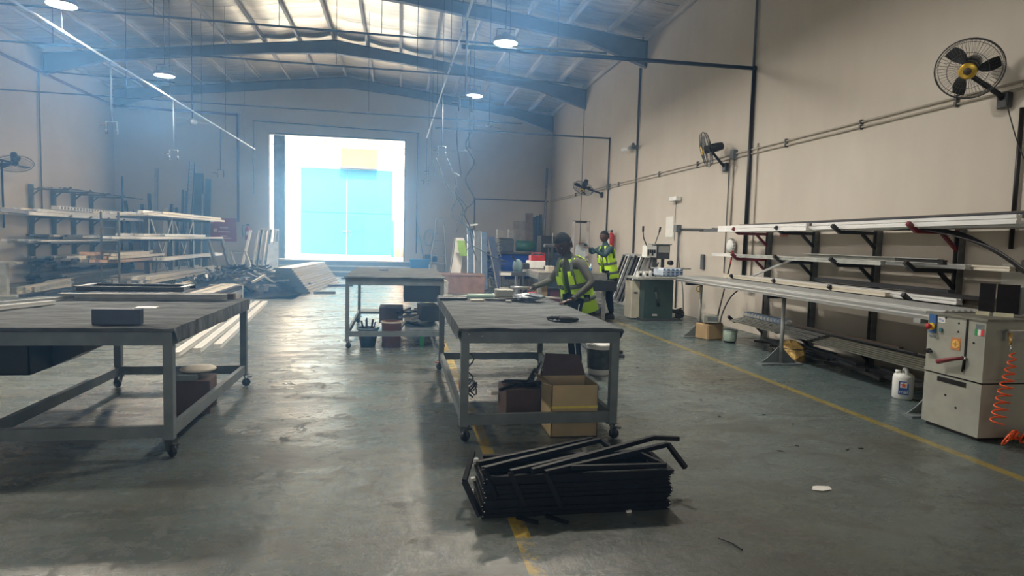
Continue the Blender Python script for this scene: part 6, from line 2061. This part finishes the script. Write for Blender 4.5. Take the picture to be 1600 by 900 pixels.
    head(t, headc, hfwd, hup, SKIN, HAIR, beard, s=hs)
    for arm, cfg in zip((armL, armR), handcfg):
        hand(t, arm[2], cfg[0], cfg[1], cfg[2], SKIN, cfg[3], 1.0)
        # sleeve cuff
        wr, el2 = V(arm[2]), V(arm[1])
        d = (el2 - wr).normalized()
        MB().tube([wr + d * .0, wr + d * .03], .031, 10).build('cuff', shirt, t)
    return t


# near worker: leans over the centre table from its right side, facing left and down
person('worker in a yellow-green vest and olive shirt leaning over the centre table', (1.98, 6.75, 0),
       pelvis=(1.95, 6.84, .90), chest=(1.87, 6.81, 1.20), neck=(1.82, 6.80, 1.37), headc=(1.745, 6.78, 1.475),
       fwd=(-.78, -.60, -.2), hfwd=(-.66, -.58, -.46), hup=(-.25, -.2, .9),
       armL=[(1.90, 6.60, 1.295), (1.98, 6.42, 1.08), (1.76, 6.36, .915)],
       armR=[(1.84, 7.01, 1.285), (1.70, 7.12, 1.06), (1.47, 6.98, .99)],
       legL=[(1.91, 6.74, .87), (1.87, 6.72, .48), (1.92, 6.72, .09), (1.76, 6.64, 0)],
       legR=[(1.98, 6.94, .87), (1.96, 6.99, .48), (2.03, 7.02, .09), (1.87, 6.96, 0)],
       shirt=SHIRT, stripe=True, hs=1.15,
       handcfg=[((-.96, -.1, -.22), (0, 0, 1), 1, .22), ((-.95, -.2, -.1), (0, 0, 1), -1, .75)], vestlen=.04)
cg_ = thing('caulking_gun', 'small grey hand tool held by the near worker over the table', 'tool', (1.36, 6.95, .9))
MB().tube([(1.40, 6.93, .985), (1.20, 6.9, .99)], .018, 8).build('barrel', ALU, cg_)
MB().bar((1.38, 6.94, .97), (1.37, 6.95, .89), .025, .03).build('grip', BLKP, cg_)
# far worker: stands facing left, arm out to the frame
person('worker in a yellow-green vest and dark teal shirt at the far workbench', (4.15, 12.3, 0),
       pelvis=(4.12, 12.25, .93), chest=(4.06, 12.25, 1.28), neck=(4.03, 12.25, 1.49), headc=(3.99, 12.24, 1.635),
       fwd=(-.9, -.42, 0), hfwd=(-.95, -.30, -.08), hup=(0, 0, 1),
       armL=[(4.08, 12.06, 1.42), (3.92, 11.95, 1.25), (3.66, 12.02, 1.40)],
       armR=[(4.02, 12.44, 1.42), (3.82, 12.5, 1.30), (3.66, 12.42, 1.48)],
       legL=[(4.12, 12.15, .90), (4.10, 12.12, .50), (4.16, 12.12, .09), (3.98, 12.1, 0)],
       legR=[(4.14, 12.36, .90), (4.16, 12.42, .50), (4.26, 12.45, .09), (4.08, 12.4, 0)],
       shirt=SHIRTT, beard=False,
       handcfg=[((-.9, .1, .25), (0, 0, 1), 1, .3), ((-.9, -.1, .2), (0, 0, 1), -1, .3)])

# ------------------------------------------------------------------ haze hanging in the hall, lit by the doorway
hz = MB().box(-7.8, 1.0, .01, 1.3, YB - .3, 3.6).build('haze', mat('x', (1, 1, 1)), centre=False)
hm = bpy.data.materials.new('thin blue haze')
hm.use_nodes = True
nt = hm.node_tree
nt.nodes.clear()
out = nt.nodes.new('ShaderNodeOutputMaterial')
vsn = nt.nodes.new('ShaderNodeVolumeScatter')
vsn.inputs['Color'].default_value = (0.20, 0.50, 1.0, 1)
vsn.inputs['Density'].default_value = 0.027
vsn.inputs['Anisotropy'].default_value = 0.84
nt.links.new(vsn.outputs[0], out.inputs['Volume'])
hz.data.materials.clear()
hz.data.materials.append(hm)
tag(hz, 'thin bluish haze filling the hall in front of the bright doorway', 'haze', None, 'stuff')
